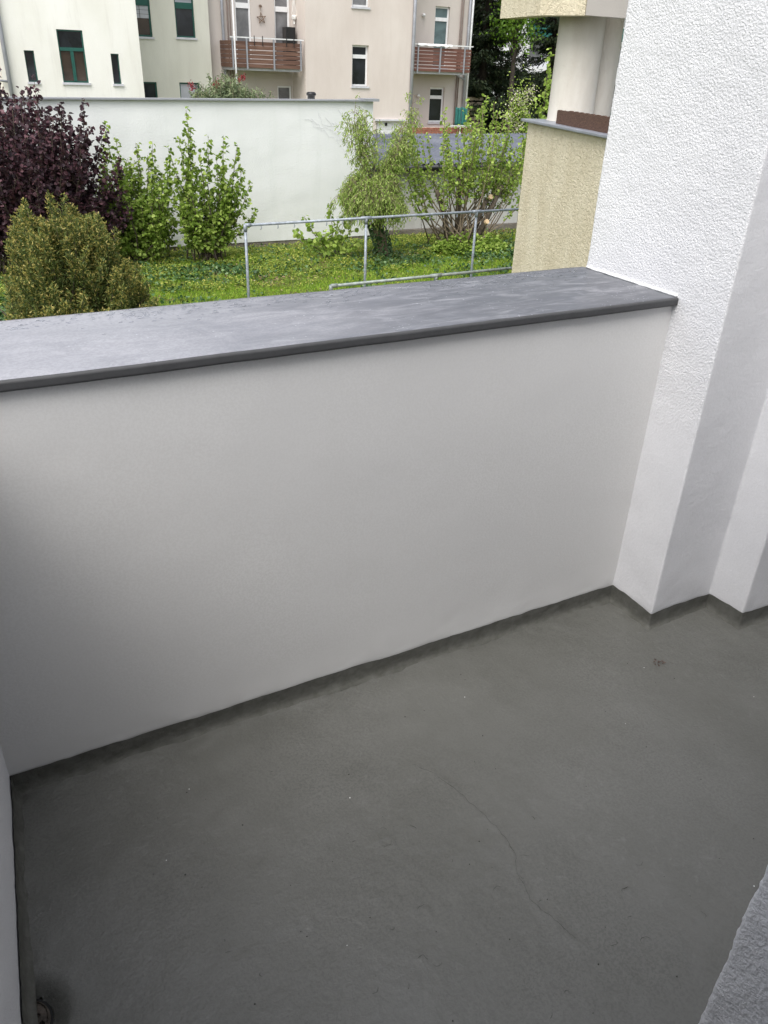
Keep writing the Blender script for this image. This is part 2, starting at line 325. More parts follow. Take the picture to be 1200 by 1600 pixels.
# extruded wall skin: a polyline plan, rounded corners, dense grid with real unevenness
def skin(name, path, z0, z1, step, mat, dispf, roughf, parent=None, rad=0.010, zs=None, wave=0.0025, wob=0.0):
    P = [Vector(p) for p in path]; pts = []
    for i, p in enumerate(P):
        if 0 < i < len(P) - 1:
            a = (P[i - 1] - p).normalized(); b = (P[i + 1] - p).normalized()
            for t in (0, .25, .5, .75, 1):
                q0 = p + a * rad; q1 = p + b * rad
                pts.append((q0 * (1 - t) ** 2 + p * 2 * t * (1 - t) + q1 * t * t))
        else: pts.append(p)
    full = []
    for i in range(len(pts) - 1):
        d = (pts[i + 1] - pts[i]).length; n = max(1, int(d / step))
        for k in range(n): full.append(pts[i].lerp(pts[i + 1], k / n))
    full.append(pts[-1]); n = len(full)
    nor = []
    for i in range(n):
        d = full[min(i + 1, n - 1)] - full[max(i - 1, 0)]; d.normalize(); nor.append(Vector((d.y, -d.x)))
    if zs is None: zs = np.linspace(z0, z1, max(2, int((z1 - z0) / step) + 1))
    V = []; A = []
    for z in zs:
        for p, q in zip(full, nor):
            r = roughf(p.x, p.y, z, q); A.append(r)
            d = dispf(p.x, p.y, z, r) + wave * nz(p.x, p.y, z, 5, 3)
            V.append((p.x + q.x * d, p.y + q.y * d, z + (wob * nz(p.x, p.y, 0, 7, 3) * max(0, z - .02) / .04 if wob else 0)))
    nzs = len(zs); I = np.arange(n * nzs).reshape(nzs, n)
    F = np.stack([I[:-1, :-1], I[:-1, 1:], I[1:, 1:], I[1:, :-1]], -1).reshape(-1, 4)
    o = mesh_np(name, V, F, mat, parent, True)
    at = o.data.attributes.new('rough', 'FLOAT', 'POINT'); at.data.foreach_set('value', np.asarray(A, np.float32))
    return o

# ------------------------------------------------------------------ THE BALCONY
YI, YO, ZT = 1.607, 1.985, 1.055
def wallx(y): return -0.142 + (y - 1.4) * 0.065                # left side wall line
# floor sheet with upturned coving, sagging, trowel marks, craters and a crack
crack = [(0.84, 1.20), (0.865, 1.13), (0.872, 1.08), (0.885, 1.02), (0.893, 0.96), (0.888, 0.905), (0.862, 0.865), (0.850, 0.79), (0.872, 0.72), (0.885, 0.66)]
crat = [(random.uniform(0.15, 1.2), random.uniform(0.55, 1.15), random.uniform(0.006, 0.016), random.choice((-1, 1))) for _ in range(46)]
crat += [(random.uniform(0.3, 0.75), random.uniform(0.85, 1.05), random.uniform(0.008, 0.018), 1) for _ in range(16)]
xs = np.arange(-0.24, 3.3, 0.0075); ys = np.arange(-0.3, 1.66, 0.0075)
XX, YY = np.meshgrid(xs, ys); ZZ = np.zeros_like(XX)
def segd(X, Y, a, b):
    ax, ay = a; bx, by = b; L = (bx - ax) ** 2 + (by - ay) ** 2
    t = np.clip(((X - ax) * (bx - ax) + (Y - ay) * (by - ay)) / L, 0, 1); return np.hypot(X - ax - t * (bx - ax), Y - ay - t * (by - ay))
NA = np.array([[nz(x, y, 0.0, 2.2, 4) for x in xs] for y in ys]); NB = np.array([[nz(x, y, 3.0, 16, 3) for x in xs] for y in ys]); NC = np.array([[nz(x, y, 7.0, 52, 2) for x in xs] for y in ys])
ZZ += 0.004 * NA + 0.0010 * NB * np.clip(0.4 + NA, 0.1, 1.2) + 0.0020 * NC * np.clip((1.22 - YY) * 1.7, 0.05, 1.0) * np.clip(1.25 - np.abs(XX - 0.45) * 0.9, 0.15, 1)
fab = np.sin(XX * 2 * np.pi / 0.017 + YY * 60) * np.sin(YY * 2 * np.pi / 0.019)
ZZ += 0.0007 * fab * np.clip((0.9 - np.hypot((XX - 0.15) * 1.2, (YY - 0.75))) * 1.4, 0, 1) * (NB > -0.15)
ZZ += 0.0006 * fab * np.clip(1 - np.hypot((XX - 1.35) / 0.35, (YY - 0.95) / 0.2), 0, 1)
cd = np.full_like(XX, 9.0)
for p, q in zip(crack[:-1], crack[1:]): cd = np.minimum(cd, segd(XX, YY, p, q))
cd = cd + 0.004 * NB; side = 1 / (1 + np.exp(-(XX - 0.872) / 0.02))
ZZ += 0.0022 * np.exp(-(cd / 0.011) ** 2) * np.clip(0.6 + NC, 0.2, 1)
for cx, cy, r, s in crat:
    d = np.hypot(XX - cx - 0.004 * NB, (YY - cy) * 1.2); ZZ += s * 0.0016 * np.exp(-((d - r) / 0.0055) ** 2) * np.clip(0.5 + NC * 1.5, 0, 1)
dr_c = (-0.172, 1.030); dd = np.hypot(XX - dr_c[0], YY - dr_c[1])
ZZ -= 0.028 * (1 - np.clip((dd - 0.050) / 0.045, 0, 1)) ** 1.5
dw = np.minimum(YI - YY, XX - (wallx(YY)))
def boxd(x0, y0): return np.hypot(np.clip(x0 - XX, 0, None), np.clip(y0 - YY, 0, None))
dw = np.minimum(dw, boxd(1.807, 1.424)); dw = np.minimum(dw, boxd(2.077, 1.29))
dw = dw + 0.0012 * NB + 0.0025 * NA
ZZ += 0.003 * np.exp(-(dw / 0.04) ** 2) * (1 + NB)
n0, n1 = XX.shape; I = np.arange(n0 * n1).reshape(n0, n1)
F = np.stack([I[:-1, :-1], I[:-1, 1:], I[1:, 1:], I[1:, :-1]], -1).reshape(-1, 4)
keep = dd[:-1, :-1].reshape(-1) > 0.046
o = mesh_np('balcony_floor', np.stack([XX, YY, ZZ], -1).reshape(-1, 3), F[keep], 'floor_coating', None, True); tag(o, kind='structure')
def floorz(x, y):
    i = (y - ys[0]) / (ys[1] - ys[0]); j = (x - xs[0]) / (xs[1] - xs[0]); i0 = int(i); j0 = int(j); fi = i - i0; fj = j - j0
    return float(ZZ[i0, j0] * (1 - fi) * (1 - fj) + ZZ[i0 + 1, j0] * fi * (1 - fj) + ZZ[i0, j0 + 1] * (1 - fi) * fj + ZZ[i0 + 1, j0 + 1] * fi * fj)
def ribbon(g, pts, w):
    fine = []
    for p, q in zip(pts[:-1], pts[1:]):
        n_ = max(2, int(math.dist(p, q) / 0.007))
        for k in range(n_): t_ = k / n_; fine.append((p[0] + (q[0] - p[0]) * t_, p[1] + (q[1] - p[1]) * t_))
    fine = [(x + 0.004 * nz(x, y, 4, 45, 3), y + 0.004 * nz(x, y, 6, 45, 3)) for x, y in fine]; b = len(g.v)
    for k, (x, y) in enumerate(fine):
        a_, c_ = fine[max(0, k - 1)], fine[min(len(fine) - 1, k + 1)]; dx, dy = c_[0] - a_[0], c_[1] - a_[1]; l_ = math.hypot(dx, dy) + 1e-9
        ww = w * (0.25 + 0.9 * abs(noise.noise(Vector((x * 60, y * 60, 2))))) * min(1, k / 3, (len(fine) - 1 - k) / 3 + .05)
        for s_ in (-1, 1): xx, yy = x - dy / l_ * ww * s_, y + dx / l_ * ww * s_; g.v.append((xx, yy, floorz(xx, yy) + 0.0016))
    for k in range(len(fine) - 1): g.f.append((b + 2 * k, b + 2 * k + 2, b + 2 * k + 3, b + 2 * k + 1))
g = MB(); ribbon(g, crack, 0.0007)
for p, q in (((0.845, 1.19), (0.80, 1.26)), ((0.888, 0.905), (0.93, 0.88))): ribbon(g, [p, q], 0.0009)
for cx, cy, r, s in crat[:34]:
    a0 = random.uniform(0, 6.28); sp_ = random.uniform(1.0, 3.6); ribbon(g, [(cx + r * math.cos(a0 + sp_ * k / 6), cy + r * math.sin(a0 + sp_ * k / 6) / 1.2) for k in range(7)], 0.0010)
tag(g.build('floor_cracks', 'crack_dark'), 'hairline crack and small wrinkles in the grey floor coating', 'cracks', kind='stuff')
for nm, mt, cnt in (('dark_grit', 'crack_dark', 90), ('white_grit', 'sealant', 11)):
    g = MB()
    for _ in range(cnt):
        x, y = random.uniform(0.1, 2.1), random.uniform(0.45, 1.5); r_ = random.uniform(0.0008, 0.0021); z = floorz(x, y) + r_ * .4 if y < 1.55 else 0
        if wallx(y) + .05 < x and not (x > 1.75 and y > 1.25): g.lathe((x, y, z - r_ * .3), [(r_, 0), (r_ * .8, r_ * .6), (r_ * .3, r_ * .9)], 5)
    tag(g.build(nm, mt), 'tiny %s specks scattered on the grey balcony floor' % nm.split('_')[0], 'grit', kind='stuff')
# floor drain
t = empty('floor_drain', (dr_c[0], dr_c[1], -0.03), 'small round floor drain with perforated rusty strainer beside the left wall', 'drain')
MB().lathe((dr_c[0], dr_c[1], -0.07), [(0.0478, 0.0), (0.0478, 0.045), (0.052, 0.046)], 28).build('drain_cup', 'drain_black', t)
g = MB(); NR, NA_ = 9, 44                       # domed strainer with real holes
idx = {}
holes = [(0.012, 0.5), (0.024, 1.9), (0.026, 0.1), (0.023, 3.6), (0.025, 5.0), (0.034, 1.1), (0.0345, 2.6), (0.034, 4.3), (0.035, 5.8)]
hp = [(r * math.cos(a_), r * math.sin(a_)) for r, a_ in holes] + [(0.021, -0.022)]
NG = 46; V = []; F = []; vi = {}
for i in range(NG):
    for j in range(NG):
        x = (i / (NG - 1) - .5) * 0.088; y = (j / (NG - 1) - .5) * 0.088; r = math.hypot(x, y)
        if r > 0.0425: continue
        z = 0.012 * (1 - (r / 0.043) ** 2) + 0.0016 * nz(x, y, 1, 90, 3)
        vi[i, j] = len(V); V.append((dr_c[0] + x, dr_c[1] + y, -0.018 + z))
for (i, j) in vi:
    q = [(i, j), (i + 1, j), (i + 1, j + 1), (i, j + 1)]
    if all(k in vi for k in q):
        x = ((i + .5) / (NG - 1) - .5) * 0.088; y = ((j + .5) / (NG - 1) - .5) * 0.088
        if min(math.hypot(x - a_, y - b_) for a_, b_ in hp) > 0.0046: F.append([vi[k] for k in q])
st_o = mesh_np('strainer', V, F, 'strainer_metal', t); md = st_o.modifiers.new('thick', 'SOLIDIFY'); md.thickness = 0.004
MB().lathe((dr_c[0], dr_c[1], -0.034), [(0.0425, 0), (0.046, 0.0), (0.0465, 0.012), (0.043, 0.018), (0.0415, 0.014)], 32).build('rim', 'strainer_metal', t)

# parapet
par = empty('parapet_wall', (0.8, 1.8, 0), 'white rendered balcony parapet under a blue-grey coping', 'parapet')
def rz(x, y, z, q): return 0.25 + 0.75 * sstep(0.10, 0.20, z + 0.03 * nz(x, y, z, 3)) * (0.6 + 0.4 * sstep(0.95, 0.6, z))
def dpar(x, y, z, r):
    return 0.0012 * sstep(0.15, 0.07, z) * (0.5 + nz(x, y, z, 8)) + 0.0007 * nz(x, y, z, 22, 2) * sstep(0.18, 0.05, z)
skin('wall_face', [(-0.35, YI), (1.85, YI)], -0.02, ZT - 0.028, 0.0075, 'rolled_paint', dpar, rz, par, wave=0.0006)
MB().box(-0.35, 1.85, YI + 0.012, YO - 0.02, -0.3, ZT - 0.030).build('wall_core', 'rolled_paint', par)
# coping: rounded front nosing, slight undulation
prof = []
yf, yb, th = YI - 0.018, 2.004, 0.026
for k in range(9):
    a_ = R(-90 + 180 * k / 8); prof.append((yf + 0.016 - 0.016 * min(1, math.cos(a_) * 1.5), ZT - th / 2 + th / 2 * math.sin(a_)))
for k in range(1, 30): prof.append((yf + 0.016 + (yb - yf - 0.016) * k / 29, ZT - 0.004 * k / 29 * 0))
prof.append((yb, ZT - th)); prof.append((yf + 0.016, ZT - th))
prof = [p for i, p in enumerate(prof) if i == 0 or p != prof[i - 1]]
cx_ = np.linspace(-0.45, 1.806, 190); V = []
for x in cx_:
    for (y, z) in prof: V.append((x, y + 0.0012 * nz(x, 0, z, 3), z + 0.0009 * nz(x, y, 0, 4)))
n = len(prof); I = np.arange(len(V)).reshape(-1, n); J = np.roll(I, -1, axis=1)
F = np.stack([I[:-1], I[1:], J[1:], J[:-1]], -1).reshape(-1, 4)
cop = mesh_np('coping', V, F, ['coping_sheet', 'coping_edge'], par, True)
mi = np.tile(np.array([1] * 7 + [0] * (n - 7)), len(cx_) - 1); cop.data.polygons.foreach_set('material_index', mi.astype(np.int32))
sl = MB(); pts = [(1.8045 + 0.001 * nz(0, y, 0, 20), y, ZT + 0.003 + 0.0015 * nz(0, y, 2, 25)) for y in np.linspace(YI - 0.010, YO, 40)]
sl.tube(pts, 0.0045, 0.0034, 8); sl.build('sealant_bead', 'sealant', par, True)
# dark coating brushed up the foot of the walls
def dup_(x, y, z, r): return 0.016 * math.exp(-(max(z, 0) / 0.008)) + 0.0012 * nz(x, y, z, 30, 2)
zu = [-0.006, 0, .003, .006, .010, .016, .024, .032, .040, .048, .056, .0605]
up1 = skin('floor_upstand', [(wallx(1.6), YI - 0.004), (1.803, YI - 0.004), (1.803, 1.420), (2.073, 1.420), (2.079, 1.286), (3.3, 1.276)], 0, 0, 0.008, 'upstand_coating', dup_, lambda *k: 0.5, None, rad=0.006, zs=zu, wave=0.0012, wob=0.004)
tag(up1, kind='structure')
up2 = skin('floor_upstand', [(wallx(-0.3) + .004, -0.3), (wallx(YI) + .004, YI)], 0, 0, 0.008, 'upstand_coating', dup_, lambda *k: 0.5, None, rad=0.006, zs=zu, wave=0.0012, wob=0.004)
tag(up2, kind='structure')
# rain drops still standing on the outer half of the coping
g = MB()
for _ in range(620):
    x = random.uniform(0.3, 1.76) if random.random() < .85 else random.uniform(0, 0.4); y = 1.995 - abs(random.gauss(0, 0.055)); r = random.uniform(0.0012, 0.0042)
    if y < 1.7: continue
    b = len(g.v); ex = random.uniform(1, 2.4); n = 7
    for rr, zz in ((1, 0), (0.75, 0.22), (0.35, 0.34)):
        for k in range(n):
            t_ = 2 * math.pi * k / n; g.v.append((x + r * ex * rr * math.cos(t_), y + r * rr * math.sin(t_), ZT + 0.0006 + r * zz))
    for i in range(2):
        for k in range(n): g.f.append((b + i * n + k, b + i * n + (k + 1) % n, b + (i + 1) * n + (k + 1) % n, b + (i + 1) * n + k))
    g.f.append(tuple(b + 2 * n + k for k in range(n)))
a = NM('water_drop', 0.04, 0.5); a.b.inputs['Base Color'].default_value = (0.9, 0.93, 0.97, 1); a.b.inputs['Transmission Weight'].default_value = 0.9; a.b.inputs['IOR'].default_value = 1.33; M['water_drop'] = a.m
tag(g.build('water_drops', 'water_drop', None, True), 'tiny rain drops standing along the outer edge of the coping', 'water drops', kind='stuff')

# pier on the right: zig-zag plan, coarse render on the outer part
def rp(x, y, z, q):
    left = max(0.0, -q.x) if y > 1.3 else 0.0; back = max(0.0, q.y)
    lim = 0.62 + 0.12 * nz(x, y, z, 2.5)
    return max(left * sstep(lim - 0.12, lim + 0.2, z), back, 0.12 * sstep(0.2, 1.2, z))
def dp(x, y, z, r):
    return 0.0010 * r * noise.noise(Vector((x * 150, y * 150, z * 150))) + 0.0008 * r * nz(x, y, z, 60, 2) + 0.0012 * sstep(0.16, 0.08, z) * (0.5 + nz(x, y, z, 9))
t = empty('corner_pier', (2.0, 1.7, 0), 'white stepped pier of coarse render at the right end of the coping', 'pillar')
skin('pier_face', [(2.75, YO + 0.006), (1.807, YO + 0.006), (1.807, 1.424), (2.077, 1.424), (2.083, 1.29), (3.3, 1.28)], -0.02, 2.45, 0.0088, 'white_render', dp, rp, t, rad=0.007, wave=0.0016)
MB().prism([(1.83, 1.45), (2.1, 1.45), (2.11, 1.31), (3.3, 1.31), (3.3, 1.96), (1.83, 1.96)], -0.3, 2.449).build('pier_core', 'white_render', t)
# left side wall
t = empty('side_wall', (-0.2, 1.0, 0), 'white side wall at the left edge of the balcony floor', 'wall')
skin('wall_face', [(wallx(-0.35), -0.35), (wallx(1.62), 1.62)], -0.02, 1.02, 0.012, 'white_render', dp, lambda x, y, z, q: 0.35, t, wave=0.0015)
bpy.context.view_layer.update()
MB().prism([(wallx(-0.35) - 0.25, -0.35), (wallx(-0.35) - 0.02, -0.35), (wallx(1.62) - 0.02, 1.62), (wallx(1.62) - 0.25, 1.62)], -0.3, 1.019).build('wall_core', 'white_render', t)
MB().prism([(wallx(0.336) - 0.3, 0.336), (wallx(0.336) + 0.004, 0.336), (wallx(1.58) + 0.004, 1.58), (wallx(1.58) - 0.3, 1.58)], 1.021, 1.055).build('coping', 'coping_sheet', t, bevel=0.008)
# house wall with the doorway the photograph is taken from
t = empty('house_wall', (0.9, 0.1, 0), 'coarse rendered house wall corner at the door reveal, lower right', 'wall')
def rh(x, y, z, q): return 1.0
def dh(x, y, z, r): return 0.0018 * noise.noise(Vector((x * 120, y * 120, z * 120))) + 0.0010 * nz(x, y, z, 50, 2)
skin('door_reveal', [(0.75, -0.05), (0.75, 0.335), (1.25, 0.335)], -0.02, 1.3, 0.006, 'white_render', dh, rh, t, rad=0.010, wave=0.004)
o = t.children[0] if t.children else None
MB().box(0.757, 3.3, -0.05, 0.325, -0.3, 2.449).box(0.742, 3.3, -0.05, 0.335, 1.3, 2.449).box(wallx(0) - 0.3, 0.742, -0.05, 0.335, 2.15, 2.449).build('wall_core', 'white_render', t)
MB().box(-0.62, 3.3, -3.2, -3.1, -0.3, 2.449).box(-0.72, -0.62, -3.2, -0.05, -0.3, 2.449).box(3.3, 3.4, -3.2, YO - 0.05, -0.3, 2.449).box(-0.62, wallx(0) - 0.25, -0.06, 0.2, -0.3, 2.449).build('inner_wall', 'rolled_paint', t)
tag(MB().box(-0.72, 3.4, -3.2, -0.301, -0.1, -0.004).build('room_floor', 'brown_wood'), kind='structure')
tag(MB().box(-0.72, 3.4, -3.2, 0.33, 2.45, 2.6).build('balcony_ceiling', 'rolled_paint'), kind='structure')
t = empty('house_front', (1, 1, -2.4), 'own house front below the balcony floor', 'building')
MB().box(-0.75, 3.4, -3.2, YO - 0.022, -6, -0.3).build('wall', 'yellow_render', t)

# ------------------------------------------------------------------ NEIGHBOUR BALCONY
def dirp(p, q, s): return (p[0] + (q[0] - p[0]) * s, p[1] + (q[1] - p[1]) * s)
A0 = (7.02, 9.25); A1 = (6.23, 6.72)
u = Vector((A1[0] - A0[0], A1[1] - A0[1])).normalized(); nn = Vector((-u.y, u.x))          # nn points away from camera side (+x)
def nb(a_, b_): p = Vector(A0) + u * a_ + nn * b_; return (p.x, p.y)
def nbbox(g, a0, a1, b0, b1, z0, z1): return g.prism([nb(a0, b0), nb(a1, b0), nb(a1, b1), nb(a0, b1)], z0, z1)
t = empty('neighbour_balcony', (7.2, 8, -2.4), 'yellow rendered neighbouring balcony with a round pillar beyond the white pier', 'balcony')
nbbox(MB(), 0.0, 3.6, 0.0, 2.4, -2.6, 1.02).build('parapet', 'yellow_render', t, bevel=0.02)
nbbox(MB(), -0.09, 3.6, -0.07, 2.45, 1.021, 1.055).build('coping', 'coping_metal', t, bevel=0.008)
MB().prism([(6.72, 8.86), (6.97, 8.35), (7.16, 8.42), (6.93, 8.95), (7.1, 9.9), (6.9, 9.92)], 2.17, 2.75).build('upper_parapet', 'yellow_render', t)
MB().box(6.9, 9.6, 8.5, 10.6, 2.75, 2.9).build('upper_slab', 'cream_render', t)
MB().prism([(6.975, 8.343), (9.6, 8.20), (9.6, 8.42), (7.17, 8.425)], 2.172, 2.749).build('slab_side', 'grey_render', t)
c = (7.38, 8.86); MB().lathe((c[0], c[1], 1.056), [(0.295, 0.0), (0.285, 0.03), (0.28, 0.6), (0.275, 1.693)], 48).build('pillar', 'cream_render', t, True)
c = (7.80, 8.90); MB().lathe((c[0], c[1], 1.056), [(0.215, 0.0), (0.21, 0.6), (0.205, 1.693)], 40).build('half_pillar', 'cream_render', t, True)
nbbox(MB(), 2.9, 3.6, 0.3, 2.4, 1.056, 5).build('house_corner', 'yellow_render', t)
# scalloped wooden planter edging standing on the neighbour's coping
t = empty('planter_box', (*nb(1.6, 0.1), 1.056), 'brown wooden planter edging with scalloped top on the neighbour coping', 'planter')
def scallop(name, a0, a1, b0, b1, z0, z1, per, amp):
    n = 60; V = []; F = []
    for i in range(n + 1):
        s = i / n; aa = a0 + (a1 - a0) * s; top = z1 - amp * (1 - abs(math.sin(math.pi * (aa - a0) / per)))
        for b_, z_ in ((b0, z0), (b0, top), (b1, top), (b1, z0)): V.append((*nb(aa, b_), z_))
    for i in range(n):
        for k in range(4): F.append((i * 4 + k, i * 4 + (k + 1) % 4, i * 4 + 4 + (k + 1) % 4, i * 4 + 4 + k))
    me = bpy.data.meshes.new(name); me.from_pydata(V, [], F + [(3, 2, 1, 0), (n * 4, n * 4 + 1, n * 4 + 2, n * 4 + 3)]); me.update(); return link(name, me, 'brown_wood', t)
scallop('end_board', 0.86, 1.22, 0.045, 0.075, 1.056, 1.205, 0.12, 0.010)
scallop('front_board', 1.225, 2.9, 0.035, 0.060, 1.056, 1.215, 0.15, 0.014)
nbbox(MB(), 1.0, 2.85, 0.065, 0.30, 1.056, 1.12).build('trough', 'brown_wood', t)

# ------------------------------------------------------------------ GROUND
G = -2.4
def gz(x, y):
    z = G - 0.11 * sstep(18.0, 19.6, y) + 0.03 * nz(x, y, 0, 0.6)
    return z
def axis(lo, hi, fine, a0, a1): return np.unique(np.concatenate([np.linspace(lo, a0, 14), np.arange(a0, a1, fine), np.linspace(a1, hi, 14)]))
gx = axis(-500, 600, 0.25, -6, 30); gy = axis(-400, 900, 0.25, 2, 30)
X, Y = np.meshgrid(gx, gy); Z = np.array([[gz(x, y) if (-6 <= x <= 30 and 2 <= y <= 40) else G for x in gx] for y in gy])
I = np.arange(X.size).reshape(X.shape); F = np.stack([I[:-1, :-1], I[:-1, 1:], I[1:, 1:], I[1:, :-1]], -1).reshape(-1, 4)
o = mesh_np('garden_ground', np.stack([X, Y, Z], -1).reshape(-1, 3), F, 'garden_soil', None, True); tag(o, kind='structure')

def leaves(name, C, D, L, W, mat, parent=None, fold=0.25, U=None):
    """one mesh of folded six-point leaves: C centres of the leaf bases, D directions"""
    C = np.asarray(C, float); D = np.asarray(D, float); n = len(C)
    D /= np.linalg.norm(D, axis=1, keepdims=True) + 1e-9
    if U is None: U = rng.normal(size=(n, 3)) * 0.7 + np.array([0, 0, 1.0])
    S = np.cross(D, U); S /= np.linalg.norm(S, axis=1, keepdims=True) + 1e-9; N = np.cross(S, D)
    L = np.broadcast_to(np.asarray(L, float), (n,))[:, None]; W = np.broadcast_to(np.asarray(W, float), (n,))[:, None]
    f = fold * W
    v = np.stack([C, C + D * L * .30 + S * W * .46 + N * f, C + D * L * .72 + S * W * .38 + N * f * .8 - 0.1 * L * N, C + D * L - 0.12 * L * N,
                  C + D * L * .72 - S * W * .38 + N * f * .8 - 0.1 * L * N, C + D * L * .30 - S * W * .46 + N * f], 1).reshape(-1, 3)
    b = np.arange(n)[:, None] * 6
    F = np.concatenate([b + np.array([0, 1, 2, 3]), b + np.array([3, 4, 5, 0])], 0)
    return mesh_np(name, v, F, mat, parent)
def blades(name, P, H, W, mat, parent=None, lean=0.35):
    P = np.asarray(P, float); n = len(P); a = rng.uniform(0, 2 * np.pi, n); S = np.stack([np.cos(a), np.sin(a), 0 * a], 1)
    l = rng.normal(size=(n, 3)) * lean; l[:, 2] = 1; H = np.asarray(H)[:, None]; T = P + l * H
    v = np.stack([P - S * W / 2, P + S * W / 2, T], 1).reshape(-1, 3); F = (np.arange(n)[:, None] * 3 + np.array([0, 1, 2]))
    return mesh_np(name, v, F, mat, parent)
# lawn: short blades over the mown strip; rough weeds and ivy on the bank by the wall
def edge(x): return 15.5 + 0.13 * (x - 4) + 0.5 * math.sin(x * 0.7) + 0.6 * nz(x, 0, 0, 0.5)
P = []; Hh = []
for _ in range(210000):
    x = random.uniform(-1, 15); y = 9.5 + random.random() ** 0.8 * 9.3
    p = 1.0 if y < edge(x) else (0.55 if nz(x, y, 5, 0.9) > -0.1 else 0.2)
    if random.random() > p or (y > 16.2 and 0.1 > nz(x, y, 9, 0.5) and random.random() < .5): continue
    P.append((x, y, gz(x, y) - 0.005)); Hh.append(random.uniform(0.03, 0.07) * (1.0 + 0.6 * max(0, nz(x, y, 2, 0.7))) * (1 if y < edge(x) else 1.5))
tag(blades('lawn_grass', P, Hh, 0.014, 'grass_blade'), 'short bright green lawn grass in front of the wall', 'grass', kind='stuff')
def cover(n, f, zoff=(0.01, 0.09)):
    C = []
    while len(C) < n:
        x = random.uniform(-1, 15.5); y = random.uniform(14.3, 19.7)
        if f(x, y) > random.random(): C.append((x, y, gz(x, y) + random.uniform(*zoff)))
    return np.array(C)
def weedf(x, y):
    if y < edge(x) - 0.2: return 0.01
    bare = sstep(0.15, 0.32, nz(x, y, 21, 0.8)) * 0.85 + (0.9 if 8.3 < x < 10.6 and 15.9 < y < 17.0 and nz(x, y, 4, 2) > 0 else 0)
    return max(0.05, 0.85 * sstep(-0.5, 0.3, nz(x, y, 11, 1.6)) - bare)
C = cover(42000, weedf); D = rng.normal(size=(len(C), 3)); D[:, 2] = np.abs(D[:, 2]) * 0.4 + 0.1
tag(leaves('weed_cover', C, D, rng.uniform(0.025, 0.06, len(C)), rng.uniform(0.015, 0.04, len(C)), 'leaf_weed'), 'mixed green weeds covering the bank below the wall', 'weeds', kind='stuff')
def ivyf(x, y):
    v = max(math.exp(-(((x - 4.2) / 1.9) ** 2 + ((y - 16.9) / 0.7) ** 2)), 0.8 * math.exp(-(((x - 8.9) / 1.5) ** 2 + ((y - 16.7) / 0.8) ** 2)), math.exp(-(((x - 12.3) / 1.8) ** 2 + ((y - 16.9) / 0.9) ** 2)), math.exp(-(((x - 1.0) / 1.5) ** 2 + ((y - 15.6) / 2.2) ** 2)), 0.3 * (nz(x, y, 8, 1.2) > 0.15))
    return min(1, v * 1.5) * (0.5 + nz(x, y, 13, 2.5))
C = cover(11000, ivyf, (0.01, 0.10)); D = rng.normal(size=(len(C), 3)); D[:, 2] *= 0.3
tag(leaves('ivy_cover', C, D, rng.uniform(0.05, 0.085, len(C)), rng.uniform(0.05, 0.08, len(C)), 'leaf_ivy', fold=0.1), 'dark ivy carpeting the ground under the shrubs', 'ivy', kind='stuff')
C = cover(3600, lambda x, y: sstep(0.1, 0.3, nz(x, y, 21, 0.8)) if y > edge(x) else 0.02, (0.01, 0.04)); D = rng.normal(size=(len(C), 3)); D[:, 2] *= 0.1
tag(leaves('leaf_litter', C, D, rng.uniform(0.04, 0.09, len(C)), rng.uniform(0.015, 0.035, len(C)), 'litter', fold=0.1), 'dry brown leaves and twigs scattered on the bank', 'leaf litter', kind='stuff')
C = cover(170, lambda x, y: 0.6, (0.03, 0.07)); C[:, 1] -= 2.0; D = rng.normal(size=(len(C), 3)); D[:, 2] = 1
tag(leaves('daisies', C, D, 0.02, 0.02, 'blossom'), 'tiny pale daisies dotted over the lawn', 'daisies', kind='stuff')

# ------------------------------------------------------------------ GARDEN WALL AND GARAGE
t = empty('garden_wall', (3, 19.9, G), 'long pale mint white rendered wall with a grey metal edge behind the shrubs', 'wall')
nx = 160; zs_ = np.linspace(-2.385, 0.78, 42); xs_ = np.linspace(-7, 10.17, nx); V = []
def wtop(x): return 0.74 + 0.008 * (x - 3)
for i, z in enumerate(zs_):
    for x in xs_: zz = z + (wtop(x) - 0.78) * (i / 41) - 0.03 * (1 - i / 41) * (x - 3) / 7 + 0.0; V.append((x, 19.80 + 0.010 * nz(x, 0, z, 0.9, 4), zz))
I = np.arange(len(V)).reshape(len(zs_), nx); F = np.stack([I[:-1, :-1], I[:-1, 1:], I[1:, 1:], I[1:, :-1]], -1).reshape(-1, 4)
mesh_np('wall_face', V, F, 'garden_wall_paint', t, True)
MB().box(-7, 10.168, 19.84, 25.5, -2.3, 0.40).build('garage_row', 'garden_wall_paint', t)
g = MB(); g.v = [(-7, 19.815, -3), (10.1, 19.815, -3), (10.1, 19.815, -2.36), (-7, 19.815, -2.30), (-7, 19.86, -3), (10.1, 19.86, -3), (10.1, 19.86, -2.36), (-7, 19.86, -2.30)]
g.f = [(0, 1, 2, 3), (3, 2, 6, 7), (1, 5, 6, 2)]; g.build('plinth', 'plinth_stone', t)
g = MB(); b = 0
for x0, x1 in ((-7, 9.85),):
    g.v += [(x0, 19.72, wtop(x0)), (x1, 19.72, wtop(x1)), (x1, 20.0, wtop(x1)), (x0, 20.0, wtop(x0)), (x0, 19.72, wtop(x0) + 0.035), (x1, 19.72, wtop(x1) + 0.035), (x1, 20.0, wtop(x1) + 0.035), (x0, 20.0, wtop(x0) + 0.035)]
    g.f += [(3, 2, 1, 0), (4, 5, 6, 7), (0, 1, 5, 4), (1, 2, 6, 5), (2, 3, 7, 6), (3, 0, 4, 7)]
g.build('edge_flashing', 'zinc_pipe', t)
MB().box(9.852, 10.27, 19.66, 20.04, 0.80, 0.86).build('roof_corner', 'zinc_pipe', t)
